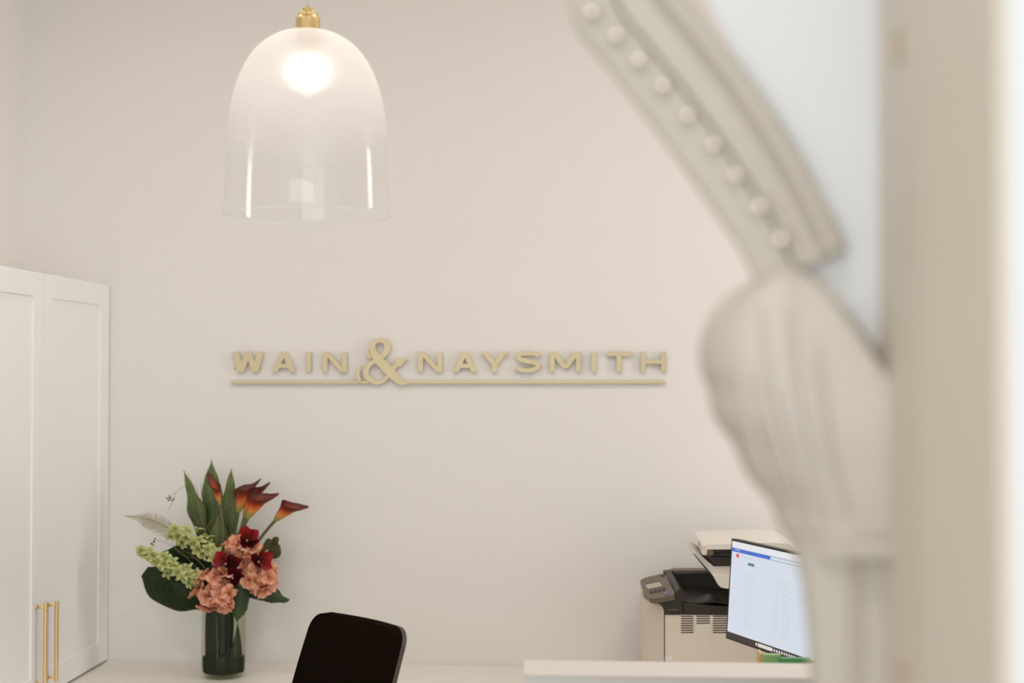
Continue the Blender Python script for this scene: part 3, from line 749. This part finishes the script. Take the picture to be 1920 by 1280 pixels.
for k in range(4):
    x, y = 1217+k*7.7, 1108-k*1.7
    onp('button', [(x, y-.5), (x+5.6, y-1.8), (x+8, y+2.3), (x+2.6, y+3.6)], .0016, 'pdark')
onp('button', [(1244.5, 1110.5), (1250.5, 1109), (1253.5, 1113), (1247, 1114.6)], .0022, 'purple')
onp('panel_switch', [(1238, 1076), (1246, 1076), (1247, 1079), (1240, 1080)], .0012, 'pdark', .001)
# scanner head and document feeder
def ipr(poly, y0, y1, bv=0): return prism([P(a, b, y0) for a, b in poly], [P(a, b, y0)+Vector((0, y1-y0, 0)) for a, b in poly], bv)
obj('scanner_body', ipr([(1336, 1078), (1347, 1080), (1372, 1077), (1440, 1077), (1440, 1103), (1362, 1103), (1352, 1101.5), (1346, 1096), (1341, 1086)], 4.02, 4.36, .002), 'plight', pr, smooth=False)
obj('document_tray', ipr([(1300, 1037.5), (1302, 1035.8), (1316, 1042), (1338, 1062), (1440, 1059), (1440, 1079), (1347, 1080.5), (1336, 1078)], 4.04, 4.34, .001), 'plight', pr, smooth=False)
obj('tray_edge', ipr([(1300, 1038.5), (1301.5, 1038), (1337, 1079), (1333, 1079)], 4.035, 4.33, 0), 'pdark', pr, smooth=False)
obj('feeder_slot', ipr([(1324, 1029), (1440, 1029), (1440, 1060), (1345, 1060), (1330, 1049), (1322, 1042)], 4.03, 4.3, 0), 'pdark', pr, smooth=False)
obj('feeder_roller', tube([P(1336, 1040, 4.028), P(1430, 1041, 4.028)], .006, 10), 'bezel', pr)
obj('feeder_cover', ipr([(1316, 1023), (1440, 1023), (1500, 1034), (1500, 1031), (1478, 1019), (1440, 1017), (1318, 1021)], 4.02, 4.36, 0), 'plight', pr, smooth=False)
obj('feeder_lid', prism([P(1317, 1023, 4.02), P(1440, 1023, 4.02), P(1440, 1030, 4.02), P(1322, 1030, 4.02)], [P(1311, 1011, 4.36), P(1448, 1010.5, 4.36), P(1448, 1017, 4.36), P(1312, 1017, 4.36)], .002), 'plight', pr, smooth=False)
obj('feeder_end_cap', ipr([(1315.5, 1023.5), (1318, 1022), (1326, 1023), (1326, 1032), (1324.5, 1041), (1317, 1040), (1315.5, 1037)], 4.012, 4.1, .0015), 'pwhite', pr, smooth=False)
obj('feeder_hinge', ipr([(1325, 1030), (1336, 1028.5), (1338, 1040), (1326, 1042)], 4.022, 4.06, .001), 'pgrey', pr, smooth=False)
obj('feeder_lid', ipr([(1440, 1010.5), (1458, 1010.5), (1476, 1022), (1500, 1036), (1500, 1050), (1440, 1050)], 4.2, 4.36, .002), 'plight', pr, smooth=False)

# ================================================================== MONITOR
YM = 3.9
m1 = P(1372, 1009, YM); m2 = Pz(1497, 1036.4, m1.z)
ue = (m2-m1).normalized(); ne = Vector((ue.y, -ue.x, 0))
if ne.x > 0: ne = -ne                     # the way the screen faces (left, towards the camera)
db_ = ray(1361, 1196); q = db_.x/db_.y
aa = (q*m1.y-m1.x)/(ne.x-q*ne.y)
yb_ = m1.y+ne.y*aa; zb_ = CAM_H+db_.z*(yb_/db_.y)
m3 = Vector((m1.x+ne.x*aa, yb_, zb_)); vd = m3-m1
sn = ue.cross(vd).normalized()
if sn.dot(ne) < 0: sn = -sn
WM = .50
mc = m1+ue*WM/2+vd-sn*.06
mo = thing('computer_monitor', 'thin black-edged computer monitor showing a web page, right of the printer', 'monitor', (mc.x, mc.y, .73))
HH = vd.length
def mq(u0, u1, v0, v1, out, th=.0004):
    c = [m1+ue*u+vd*v+sn*out for u, v in ((u0, v0), (u1, v0), (u1, v1), (u0, v1))]
    return prism(c, [p-sn*th for p in c])
obj('housing', mq(0, WM, 0, 1, 0, .022), 'bezel', mo, smooth=False)
scn = obj('screen', mq(.006, WM-.006, .022, .925, .0004), 'screen', mo, smooth=False)
# what is on the screen (u across 0..WM, v down 0..1); page seen in the photograph: tabs, blue bar, red and green marks, text
def U(px, py):
    p = Pp(px, py, m1+sn*.0004, sn); r = p-m1; return r.dot(ue), r.dot(vd)/HH/HH
def ui(name, rects, m, out=.0009):
    bm = bmesh.new()
    for r in rects: merge(bm, mq(*r, out, .0004))
    return obj(name, bm, m, scn, smooth=False)
def rpx(a, b):
    (u0, v0), (u1, v1) = U(*a), U(*b); return (u0, u1, v0, v1)
b0 = U(1374, 1026); b1 = U(1374.5, 1033); be = U(1444.5, 1045)
ui('title_bar', [(.006, be[0], b0[1], b1[1])], 's_blue')
ui('tab_strip', [(.006, WM-.006, .022, b0[1]-.012)], 's_tab')
ui('rule', [(be[0], WM-.01, b0[1], b0[1]+.004), (be[0], WM-.01, b1[1]-.004, b1[1])], 's_line')
ui('title_text', [rpx((1379, 1029.5), (1388, 1032.5))], 's_tab', .0013)
r1 = U(1381, 1037.5); r2 = U(1385.5, 1046)
ui('red_mark', [(r1[0], r2[0], r1[1], r2[1]-.004)], 's_red')
g1 = U(1403, 1054.5); g2 = U(1414, 1061)
ui('green_button', [(g1[0], g2[0], g1[1], g1[1]+.03)], 's_green')
txt = [(r2[0]+.008, r2[0]+.075, r1[1]+.012, r1[1]+.018)]
rnd = random.Random(3)
for k in range(9): txt.append((.016, .016+rnd.uniform(.02, .045), .17+k*.062, .174+k*.062))
for k in range(20): txt.append((.085, .085+rnd.uniform(.03, .05), .30+k*.027, .3045+k*.027))
for k in range(20): txt.append((.235, .235+rnd.uniform(.015, .03), .30+k*.027, .3045+k*.027)); txt.append((.275, .275+rnd.uniform(.025, .04), .30+k*.027, .3055+k*.027))
txt.append((.10, .17, .225, .232))
ui('page_text', txt, 's_grey')
ui('task_bar', [(.004, WM-.004, .925, .985)], 's_dark', .0006)
t0, t1 = U(1422, 1203.5), U(1449, 1213)
ui('search_box', [(t0[0], t1[0], .938, .972)], 's_icon', .0012)
ui('task_icon', [(t0[0]-.012, t0[0]-.005, .940, .968)]+[(t1[0]+.006+k*.0118, t1[0]+.0125+k*.0118, .942, .966) for k in range(9)], 's_icon', .0012)
ui('task_icon', [(t1[0]+.006+k*.0118, t1[0]+.0125+k*.0118, .942, .966) for k in (9, 11)], 's_icon3', .0012)
ui('task_icon', [(t1[0]+.006+k*.0118, t1[0]+.0125+k*.0118, .942, .966) for k in (10, 12)], 's_icon2', .0012)
cs = m1+ue*WM/2+vd*.6-sn*.022
obj('stand_neck', tube([cs, cs-sn*.05+Vector((0, 0, -.05)), Vector((cs.x-sn.x*.06, cs.y-sn.y*.06, .74))], .02, 12, 12), 'bezel', mo)
obj('stand_base', lathe([(0, .73), (.11, .73), (.11, .738), (.1, .742), (0, .742)], (cs.x-sn.x*.055, cs.y-sn.y*.055), 32), 'bezel', mo, autos=35)

# ---- folders behind the ledge, under the monitor
def standing(px0, px1, ptop, Y, th, zb, rotz=0):
    a, b = P(px0, ptop, Y), P(px1, ptop, Y)
    return box(a.x, b.x, Y, Y+th, zb, a.z, .002)
single('plastic_folder', 'light green plastic folder standing upright behind the ledge, below the monitor', 'folder', standing(1432, 1464, 1227, 3.2, .02, .731), 'folder', smooth=False)
single('plastic_folder', 'deep green plastic folder behind the ledge, right of the light green one', 'folder', standing(1464, 1520, 1234, 3.17, .02, .731), 'folder2', smooth=False)
single('card_divider', 'thin tan card standing behind the ledge, left of the green folders', 'card', standing(1424, 1430.5, 1225, 3.23, .05, .731), 'tan', smooth=False)

# ================================================================== VASE
vb = Pz(419, 1268, ZB); VX, VY = vb.x, vb.y
K = VY/FPX                                # metres per pixel at the vase
def zv(py): return P(419, py, VY).z
vs_ = thing('glass_vase', 'clear glass vase with water holding the flower arrangement on the bench', 'vase', (VX, VY, ZB))
z0 = ZB
def vzz(f): return z0+f*(zv(1128)-zv(1268))
HV = zv(1128)-zv(1268)
vprof = [(0, .0), (.80, 0), (.92, .03), (.985, .10), (1.0, .25), (1.0, .5), (.985, .8), (.97, 1.0)]
RV = 42.3*K
op = [(r*RV, z0+.0005+f*HV) for r, f in vprof]
ins = [((r*RV-.004) if r > 0 else 0, z0+max(.012, f*HV)) for r, f in vprof]
obj('glass_body', lathe(op+ins[::-1], (VX, VY), 64), 'vase', vs_, autos=50)
zw = zv(1230)
wp = [(0, z0+.0125), (.80*RV-.004, z0+.0125), (.92*RV-.0045, z0+.0155), (.98*RV-.0045, z0+.1*HV), (RV-.0045, z0+.2*HV), (RV-.0045, zw), (0, zw)]
obj('water', lathe(wp, (VX, VY), 48), 'water', vs_, autos=40)

# ================================================================== FLOWERS
GRP = 'flowers and leaves standing in the glass vase'
def F(px, py, dy=0.0): return P(px, py, VY+dy)
def into_vase(px, dy, seed):
    r = random.Random(seed); a = r.uniform(0, 2*PI); rr = r.uniform(.2, .7)*RV
    mouth = Vector((VX+rr*.7*math.cos(a), VY+rr*.7*math.sin(a), zv(1132)))
    foot = Vector((VX-rr*math.cos(a)*.9, VY-rr*math.sin(a)*.9, z0+.018))
    return [foot, mouth]
def root(name, label, cat, px=419, py=1140, dy=0):
    return thing(name, label, cat, F(px, py, dy), 0, GRP)

# strap leaves -----------------------------------------------------
straps = [
 ('tall strap leaf, leftmost of the upright ones, wavy edge', [(408, 1125), (386, 1040), (372, 975), (359, 930), (345, 882)], [5, 9, 14, 14, 9, .3], .06, .3, .1),
 ('tallest strap leaf with a pale pointed tip, behind the small calla', [(414, 1125), (405, 1030), (400, 960), (396, 910), (397, 861)], [6, 14, 18, 19, 11, .3], .08, .25, -.1),
 ('broad strap leaf leaning right beside the callas', [(420, 1125), (424, 1040), (426, 975), (429, 925), (434, 878)], [6, 14, 17, 16, 10, .3], .05, .3, .15),
 ('short dark strap leaf in front of the tall ones', [(416, 1120), (412, 1060), (410, 1010), (408, 965)], [6, 15, 17, 12, .3], .02, .3, .05),
 ('dark strap leaf half hidden between the two left leaves', [(410, 1125), (394, 1040), (382, 985), (372, 945)], [5, 9, 11, 8, .3], .1, .4, .5),
 ('small strap leaf right of the broad one, near the calla stems', [(424, 1120), (432, 1050), (445, 1010), (457, 975)], [4, 7, 8, 5, .3], .04, .3, .4),
]
for lab, pts, wds, dy, curl, tw in straps:
    t = root('strap_leaf', 'green '+lab, 'leaf')
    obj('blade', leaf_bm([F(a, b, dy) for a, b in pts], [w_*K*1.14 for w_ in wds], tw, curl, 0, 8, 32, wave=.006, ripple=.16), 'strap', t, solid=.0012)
# dark round leaves --------------------------------------------------
rounds = [
 ('large dark round leaf at the lower left of the bouquet', [(405, 1120), (372, 1118), (335, 1110), (298, 1094), (270, 1072)], [6, 30, 44, 42, 13], -.01, .25, .25),
 ('dark folded leaf lying over the large round leaf', [(408, 1112), (385, 1108), (352, 1104), (318, 1088)], [4, 17, 24, 4], -.045, .3, -.2),
 ('dark leaf behind the green flower spikes', [(405, 1080), (378, 1055), (345, 1042), (306, 1036)], [6, 26, 24, 3], .035, .25, .3),
 ('dark leaf in the middle behind the red blooms', [(420, 1120), (400, 1085), (385, 1060), (372, 1040)], [8, 26, 26, 6], .03, .2, .2),
]
for lab, pts, wds, dy, curl, tw in rounds:
    t = root('round_leaf', lab, 'leaf')
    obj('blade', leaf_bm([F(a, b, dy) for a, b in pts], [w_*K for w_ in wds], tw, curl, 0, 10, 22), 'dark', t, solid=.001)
    f0 = into_vase(0, 0, len(lab)); obj('stem', tube([f0[0], f0[1], F(*pts[0], dy)], .002, 6, 12), 'stem', t)
# serrated leaves -----------------------------------------------------
serrs = [
 ('serrated green leaf pointing right below the pink flowers', [(462, 1112), (485, 1110), (510, 1116), (530, 1124), (543, 1124)], [8, 15, 15, 6, 1.5], -.03, .35),
 ('serrated dark leaf hanging over the vase rim', [(452, 1098), (450, 1118), (447, 1140), (444, 1166)], [12, 17, 16, .5], -.068, .3),
]
for lab, pts, wds, dy, curl in serrs:
    t = root('serrated_leaf', lab, 'leaf')
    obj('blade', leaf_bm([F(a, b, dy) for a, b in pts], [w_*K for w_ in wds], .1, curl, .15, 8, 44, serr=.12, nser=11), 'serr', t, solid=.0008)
    f0 = into_vase(0, 0, len(lab)); obj('stem', tube([f0[0], f0[1], F(*pts[0], dy)], .002, 6, 12), 'stem', t)
# mottled round leaf right
t = root('mottled_leaf', 'mottled olive round leaf at the right of the red blooms', 'leaf')
obj('blade', leaf_bm([F(488, 1030, .03), F(500, 1030, .03), F(512, 1026, .03), F(521, 1018, .03)], [4*K, 20*K, 21*K, 7*K], .2, .25, 0, 8, 18), 'euca', t, solid=.001)
obj('leaflet', leaf_bm([F(512, 1018, .02), F(516, 1013, .02), F(522, 1008, .02)], [3*K, 7.5*K, 3*K], .2, .2, 0, 6, 10), 'euca', t, solid=.001)
f0 = into_vase(0, 0, 77); obj('stem', tube([f0[0], f0[1], F(480, 1050, .03), F(492, 1030, .03)], .002, 6, 14), 'stem', t)
# leaves inside the vase -----------------------------------------------
t = root('curled_leaf', 'large dark green leaf curled inside the glass vase', 'leaf')
def cyl_leaf(a0, a1, zlo, zhi, rfac, shape):
    bm = bmesh.new(); lt = bm.verts.layers.float.new('t'); ls = bm.verts.layers.float.new('s'); rows = []
    for i in range(21):
        v = i/20; row = []
        for j in range(17):
            s = j/16*2-1; half = (a1-a0)/2*shape(v); a = (a0+a1)/2+s*half
            rr = RV*rfac(v)
            q_ = bm.verts.new((VX+rr*math.sin(a), VY-rr*math.cos(a)*.8, zlo+(zhi-zlo)*v)); q_[lt] = v; q_[ls] = s; row.append(q_)
        rows.append(row)
    for a, b in zip(rows, rows[1:]):
        for j in range(16): bm.faces.new((a[j], a[j+1], b[j+1], b[j]))
    return bm
obj('blade', cyl_leaf(-1.3, .02, zv(1258), zv(1126), lambda v: .82, lambda v: math.sin(PI*(.1+.8*v))), 'inleaf', t, solid=.001)
M['rib'] = mat('leaf_midrib', (92, 104, 76), .6)
obj('midrib', tube([(VX-RV*.09, VY-RV*.70, zv(1256)), (VX-RV*.10, VY-RV*.72, zv(1190)), (VX-RV*.16, VY-RV*.70, zv(1136))], .0016, 6, 10), 'rib', t)
t = root('curled_leaf', 'second dark leaf inside the vase, right of the pale midrib', 'leaf')
obj('blade', cyl_leaf(-.25, .85, zv(1252), zv(1126), lambda v: .74, lambda v: math.sin(PI*(.06+.66*v))), 'inleaf', t, solid=.001)
t = root('wrapped_leaf', 'broad striped leaf wrapped round the inside of the vase under water', 'leaf')
obj('blade', cyl_leaf(-1.75, 1.75, zv(1258), zv(1229), lambda v: .90, lambda v: 1), 'inleaf2', t, solid=.001)
t = root('wrapped_leaf', 'olive leaf standing against the right inner side of the vase', 'leaf')
obj('blade', cyl_leaf(.5, 1.5, zv(1250), zv(1165), lambda v: .86, lambda v: max(.04, math.cos(v*PI/2))), 'inleaf2', t, solid=.001)

# calla lilies -----------------------------------------------------------
def calla(lab, base, top_, R, dy, lip, stem, seed, roll=0.0, tipl=.2):
    t = root('calla_lily', lab, 'flower')
    b, e = F(*base, dy), F(*top_, dy-.01); L_ = (e-b).length; ax = (e-b).normalized()
    lv = F(base[0]+lip[0]*10, base[1]+lip[1]*10, dy)-b; lv = (lv-ax*lv.dot(ax)).normalized()
    sv = ax.cross(lv)
    lv, sv = lv*math.cos(roll)+sv*math.sin(roll), sv*math.cos(roll)-lv*math.sin(roll)
    bm = bmesh.new(); lt = bm.verts.layers.float.new('t'); rows = []
    NU, NV = 28, 20
    for i in range(NV+1):
        v = i/NV; row = []
        for j in range(NU+1):
            ph = -PI+2*PI*j/NU
            near = math.exp(-(ph/.55)**2); mid_ = .5+.5*math.cos(ph)
            r = R*K*(.2+.8*v**.85)*(.9+.12*math.cos(ph*2))
            hgt = L_*v*(.70+.30*mid_+tipl*near*v**2)
            flare = R*K*.75*max(0, v-.68)**1.2*2.2*(.6+.9*near)
            over = .10*R*K*(ph/PI)*v                       # the margins overlap at the back
            rad = r+flare*(1 if v < .93 else .9)+over
            curlz = -L_*.10*max(0, v-.80)*5*(1-near)*(.5+.5*math.sin(ph*3+seed))
            p = b+ax*(hgt+curlz*.5)+(lv*math.cos(ph)+sv*math.sin(ph))*rad
            q = bm.verts.new(p); q[lt] = v; row.append(q)
        rows.append(row)
    for a, c in zip(rows, rows[1:]):
        for j in range(NU): bm.faces.new((a[j], a[j+1], c[j+1], c[j]))
    obj('spathe', bm, 'calla', t, solid=.001)
    obj('spadix', tube([b+ax*.01, b+ax*L_*.62], [.0035, .0045, .002], 8, 8), 'callain', t)
    sp_ = [F(x, y, d2) for x, y, d2 in stem]
    f0 = into_vase(0, 0, seed)
    obj('stem', tube([f0[0], f0[1]]+sp_+[b+ax*.004], [.0045, .0045, .005], 8, 26), 'stem', t)
calla('small dark calla lily in front of the tallest strap leaf', (413, 948), (401, 900), 10, .0, (.5, -.5), [(418, 1060, .0), (418, 990, .0)], 11, 2.2, .3)
calla('upper left calla lily of the right-hand four, orange with maroon rim', (446, 962), (464, 903), 15, .04, (1, .1), [(428, 1070, .04), (440, 1000, .04)], 12, .35)
calla('calla lily in the middle row, mostly behind another calla', (458, 970), (482, 910), 14, .05, (1, .2), [(430, 1075, .05), (448, 1005, .05)], 13, .5)
calla('front middle calla lily with wide maroon mouth', (463, 972), (496, 923), 16, .0, (1, .3), [(432, 1075, .0), (450, 1010, .0)], 14, .4)
calla('rightmost calla lily standing apart on a slanting stem', (515, 976), (555, 941), 15, .0, (1, .5), [(440, 1085, .0), (486, 1012, .0)], 15, .3, .2)

# red blooms ---------------------------------------------------------------
def petal_me(name, L_, W_2, curl, cup, m, pointed=.5):
    bm = leaf_bm([(0, 0, 0), (0, -cup*.5, L_*.35), (0, -cup, L_*.7), (0, -cup*.4, L_)], [W_2*.25, W_2*.8, W_2, W_2*pointed*.6+.0004] , 0, curl, 0, 6, 10)
    me = bpy.data.meshes.new(name); bm.to_mesh(me); bm.free(); me.materials.append(M[m])
    for p in me.polygons: p.use_smooth = True
    return me
red_me = petal_me('red_petal', 28*K, 10.5*K, -.4, .004, 'red', .12)
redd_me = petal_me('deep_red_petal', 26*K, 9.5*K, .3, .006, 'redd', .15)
def bloom(lab, c, dy, petals, seed):
    t = root('red_orchid_bloom', lab, 'flower')
    cc = F(*c, dy); base = Matrix.Translation(cc-Vector(t.location))
    for k, (ang, tilt, s) in enumerate(petals):
        a = math.radians(ang); d = Matrix.Rotation(a, 4, 'Y') @ Matrix.Rotation(math.radians(tilt), 4, 'X')
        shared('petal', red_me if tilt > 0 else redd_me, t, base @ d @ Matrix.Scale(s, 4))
    b = bmesh.new(); bmesh.ops.create_icosphere(b, subdivisions=2, radius=.0042, matrix=Matrix.Translation(cc+Vector((0, -.012, .0))) @ Matrix.Diagonal((.7, 1, 1, 1)))
    obj('flower_centre', b, 'redc', t)
    f0 = into_vase(0, 0, seed); obj('stem', tube([f0[0], f0[1], cc+Vector((0, .03, -.04)), cc+Vector((0, .004, 0))], .002, 6, 14), 'stem', t)
# angle: clockwise from up as the camera sees it; tilt: + leans away, - leans towards the camera
bloom('upper red orchid bloom among the pink florets', (465, 1012), -.075, [(-8, 12, 1.05), (48, 5, 1.0), (105, -35, .85), (160, -40, .85), (-130, -30, .9), (-75, -30, .8)], 21)
bloom('left red orchid bloom above the lowest pink head', (425, 1056), -.08, [(-38, 8, 1.05), (-78, 5, .95), (30, -30, .8), (80, -10, 1.05), (135, -25, .95), (-150, -50, .6)], 22)
bloom('right red orchid bloom with bright pointed petals', (487, 1052), -.09, [(62, 5, 1.05), (115, 5, .95), (20, -30, .8), (-60, -25, .9), (-115, -40, .75), (170, -40, .7)], 23)
bloom('low dark red bloom tucked between the pink heads', (438, 1082), -.078, [(40, 0, .8), (100, -20, .9), (-80, -20, .8), (180, -30, .8), (-20, -10, .8)], 24)

# pink hydrangea heads --------------------------------------------------------
def floret_me(name, n, L_, Wd, curl, cup, m, pointed, tilt, mc):
    bm = bmesh.new()
    for k in range(n):
        b = leaf_bm([(0, 0, .0005), (0, -cup*.3, L_*.4), (0, -cup, L_*.75), (0, -cup*.7, L_)], ([Wd*.3, Wd*.95, Wd, Wd*pointed+.0003] if pointed > 0 else [Wd*.4, Wd, Wd*.95, Wd*.6, .0003]), 0, curl, 0, 4, 6)
        b.transform(Matrix.Rotation(2*PI*k/n+.2, 4, 'Y') @ Matrix.Rotation(math.radians(tilt+(k % 2)*14), 4, 'X'))
        me = bpy.data.meshes.new('tmp'); b.to_mesh(me); b.free(); bm.from_mesh(me); bpy.data.meshes.remove(me)
    nb = len(bm.faces)
    bmesh.ops.create_icosphere(bm, subdivisions=1, radius=L_*.09, matrix=Matrix.Translation((0, -.0025, 0)))
    me = bpy.data.meshes.new(name); bm.to_mesh(me); bm.free(); me.materials.append(M[m]); me.materials.append(M[mc])
    for i, p in enumerate(me.polygons): p.use_smooth = True; p.material_index = 1 if i >= nb else 0
    return me
pinks = [floret_me('pink_floret', 4, 17.5*K, 9.5*K, c, cu, 'pink', .45, ti, 'pinkc') for c, cu, ti in ((.5, .006, -16), (-.5, .004, 8), (.55, -.006, -42))]
limes = [floret_me('lime_floret', n, 13.5*K, 3.9*K, c, cu, 'lime', .0, ti, 'lime') for n, c, cu, ti in ((5, .3, .003, -18), (4, .3, .004, -35), (5, -.3, .003, 0))]
def aim(n, roll):
    """matrix that turns local -Y onto n"""
    q = Vector((0, -1, 0)).rotation_difference(n.normalized()).to_matrix().to_4x4()
    return q @ Matrix.Rotation(roll, 4, 'Y')
def hydrangea(lab, c, R, dy, n, seed, sq=1.0):
    t = root('pink_hydrangea', lab, 'flower'); cc = F(*c, dy); r = random.Random(seed); pts = []
    for k in range(n):
        zf = 1-2*(k+.5)/n; a = k*2.39996
        d = Vector((math.cos(a)*math.sqrt(1-zf*zf), zf, math.sin(a)*math.sqrt(1-zf*zf)))
        if d.y > .35: continue
        d = (d+Vector((r.uniform(-.2, .2), r.uniform(-.2, .2), r.uniform(-.2, .2)))).normalized()
        rr = R*K*r.uniform(.72, .92)
        p = cc+Vector((d.x*rr, d.y*rr*.8, d.z*rr*sq))
        nn = (d+Vector((r.uniform(-.55, .55), r.uniform(-.3, .1), r.uniform(-.4, .6)))).normalized()
        shared('floret', r.choice(pinks), t, Matrix.Translation(p-Vector(t.location)) @ aim(nn, r.uniform(0, 6)) @ Matrix.Scale(r.uniform(.85, 1.1), 4))
    f0 = into_vase(0, 0, seed); obj('stem', tube([f0[0], f0[1], cc+Vector((0, .02, -.03)), cc], .003, 6, 12), 'stem', t)
hydrangea('pink hydrangea head, lowest, hanging over the vase rim', (405, 1104), 41, -.055, 44, 31)
hydrangea('pink hydrangea head at the right below the right red bloom', (482, 1079), 38, -.03, 40, 32, .9)
hydrangea('pink hydrangea head at the top behind the upper red bloom', (457, 1036), 36, -.015, 38, 33, .9)

# green flower spikes ------------------------------------------------------------
def spike(lab, line, Rs, dy, n, seed):
    t = root('green_flower_spike', lab, 'flower'); r = random.Random(seed)
    C = catmull([F(a, b, dy) for a, b in line], 40)
    for k in range(n):
        u = (k+.5)/n; c = C[int(u*40)]; rad = interp(Rs, u)*K
        a = k*2.4+r.uniform(-.4, .4)
        T = (C[min(40, int(u*40)+1)]-C[max(0, int(u*40)-1)]).normalized(); B = T.cross(Vector((0, 1, 0))).normalized()
        d = B*math.cos(a)+Vector((0, -1, 0))*math.sin(a)
        if d.y > .5: d.y *= -1
        rr = rad*r.uniform(.5, 1.2); nn = (d+Vector((r.uniform(-.4, .4), -.5, r.uniform(-.1, .5)))).normalized()
        s = (.55+.5*min(1, interp(Rs, u)/14))*r.uniform(.85, 1.12)
        shared('floret', r.choice(limes), t, Matrix.Translation(c+d*rr-Vector(t.location)) @ aim(nn, r.uniform(0, 6)) @ Matrix.Scale(s, 4))
    f0 = into_vase(0, 0, seed)
    obj('stem', tube([f0[0], f0[1]]+[F(a, b, dy+.005) for a, b in line[::-1]], [.002, .002, .001], 6, 30), 'stem', t)
spike('upper lime green flower spike beside the strap leaves', [(322, 998), (345, 1002), (375, 1018), (398, 1034), (410, 1042)], [10, 15, 17, 18, 14], -.035, 34, 41)
spike('lower lime green flower spike pointing far left', [(262, 1030), (285, 1040), (312, 1056), (345, 1072), (374, 1084)], [4, 9, 14, 18, 13], -.06, 38, 42)

# fern frond -----------------------------------------------------------------------
t = root('fern_frond', 'pale feathery fern frond curving out to the left', 'leaf')
rach = [F(a, b, -.005) for a, b in ((372, 1050), (345, 1010), (318, 992), (292, 977), (265, 970), (233, 967))]
C = catmull(rach, 60)
obj('rachis', tube(C, [.0013, .0011, .0008, .0005], 6), 'fernr', t)
bm = bmesh.new(); r = random.Random(9)
for i in range(4, 60):
    for sd in (-1, 1):
        for rep in range(2):
            if i < 14 and rep: continue
            p = C[i].lerp(C[min(60, i+1)], rep/2); T = (C[min(60, i+1)]-C[i-1]).normalized()
            B = T.cross(Vector((0, 1, 0))).normalized()*sd
            u = i/60
            ln = K*(27 if B.z < 0 else 19)*math.sin(PI*min(1, (1.04-u)*.95))**.7*(.8 if u < .25 else 1)*min(1, (1.02-u)*2.4)*r.uniform(.75, 1.15)
            d = (B*.82+T*.55+Vector((0, r.uniform(-.3, .3), 0))).normalized()
            bend = T*.3+Vector((0, 0, -.12))
            leaf_bm([p, p+d*ln*.5, p+(d+bend*.5).normalized()*ln], [.00055, .0005, .0001], .3, 0, 0, 1, 3, bm=bm)
ft = obj('frond_hairs', bm, 'fern', t); ft['kind'] = 'stuff'
f0 = into_vase(0, 0, 5); obj('stem', tube([f0[0], f0[1], F(400, 1085, .0), rach[0]], .0015, 6, 12), 'stem', t)

# wispy twigs with buds ------------------------------------------------------------
def twig(lab, path, buds, dy, r0=.0009, loops=()):
    t = root('wispy_twig', lab, 'twig')
    obj('twig_stem', tube([F(a, b, dy) for a, b in path], [r0, r0*.7, r0*.5], 5, 34), 'twig', t)
    for lp in loops: obj('twig_stem', tube([F(a, b, dy-.01) for a, b in lp], [r0*.8, r0*.4], 5, 20), 'twig', t)
    if buds:
        bm = bmesh.new()
        for (x, y, s) in buds:
            bmesh.ops.create_icosphere(bm, subdivisions=1, radius=s*K, matrix=Matrix.Translation(F(x, y, dy)) @ Matrix.Rotation(x, 4, 'Y') @ Matrix.Diagonal((1, 1, 1.5, 1)))
            tube([F(x, y, dy), F((x+path[-1][0])/2, (y+path[-1][1])/2, dy)], .0006, 4, bm=bm)
        obj('bud_cluster', bm, 'bud', t)
twig('thin arching twig ending in a dark bud cluster left of the strap leaves', [(400, 1090), (388, 1010), (374, 960), (370, 920), (362, 908), (345, 912), (330, 922), (322, 930)], [(316, 936), (313, 933), (319, 938), (325, 936), (322, 931), (318, 929)] and [(316, 937, 1.9), (313, 933.5, 1.5), (322, 938, 1.6), (326, 935, 1.6), (319, 933, 1.9), (318, 929.5, 1.4)], -.02,
     loops=([(374, 960), (368, 930), (358, 900), (353, 885)], [(375, 975), (377, 930), (378, 905)], [(330, 922), (322, 945), (314, 958)], [(378, 985), (360, 965), (350, 955)], [(384, 1000), (395, 975), (405, 965)]))
twig('short drooping twig with buds above the lower green spike', [(392, 1090), (345, 1040), (312, 1018), (292, 1012), (286, 1016)], [(284, 1019, 2.0), (289, 1015, 2.0), (287, 1022, 1.8), (291, 1009, 1.4)], -.03)
twig('pale curved grass blade crossing the broad strap leaf', [(412, 1075), (404, 990), (420, 955), (438, 942), (448, 925)], None, -.03, .0011, loops=([(400, 1010), (390, 985), (405, 972), (415, 968)],))
twig('fine needle sprig at the right below the mottled leaf', [(455, 1110), (480, 1080), (500, 1066), (516, 1062)], None, -.02, .0012,
     loops=([(505, 1064), (514, 1052), (520, 1050)], [(508, 1064), (516, 1070), (520, 1078)], [(500, 1066), (512, 1060), (523, 1066)], [(500, 1080), (512, 1078), (519, 1082)], [(500, 1080), (512, 1086), (514, 1092)], [(498, 1060), (508, 1050), (514, 1044)]))
twig('thin dry tendrils curling across the dark leaf at the left', [(402, 1090), (370, 1050), (345, 1042), (330, 1030), (322, 1015)], None, -.05, .0009, loops=([(370, 1050), (350, 1035), (335, 1034)],))
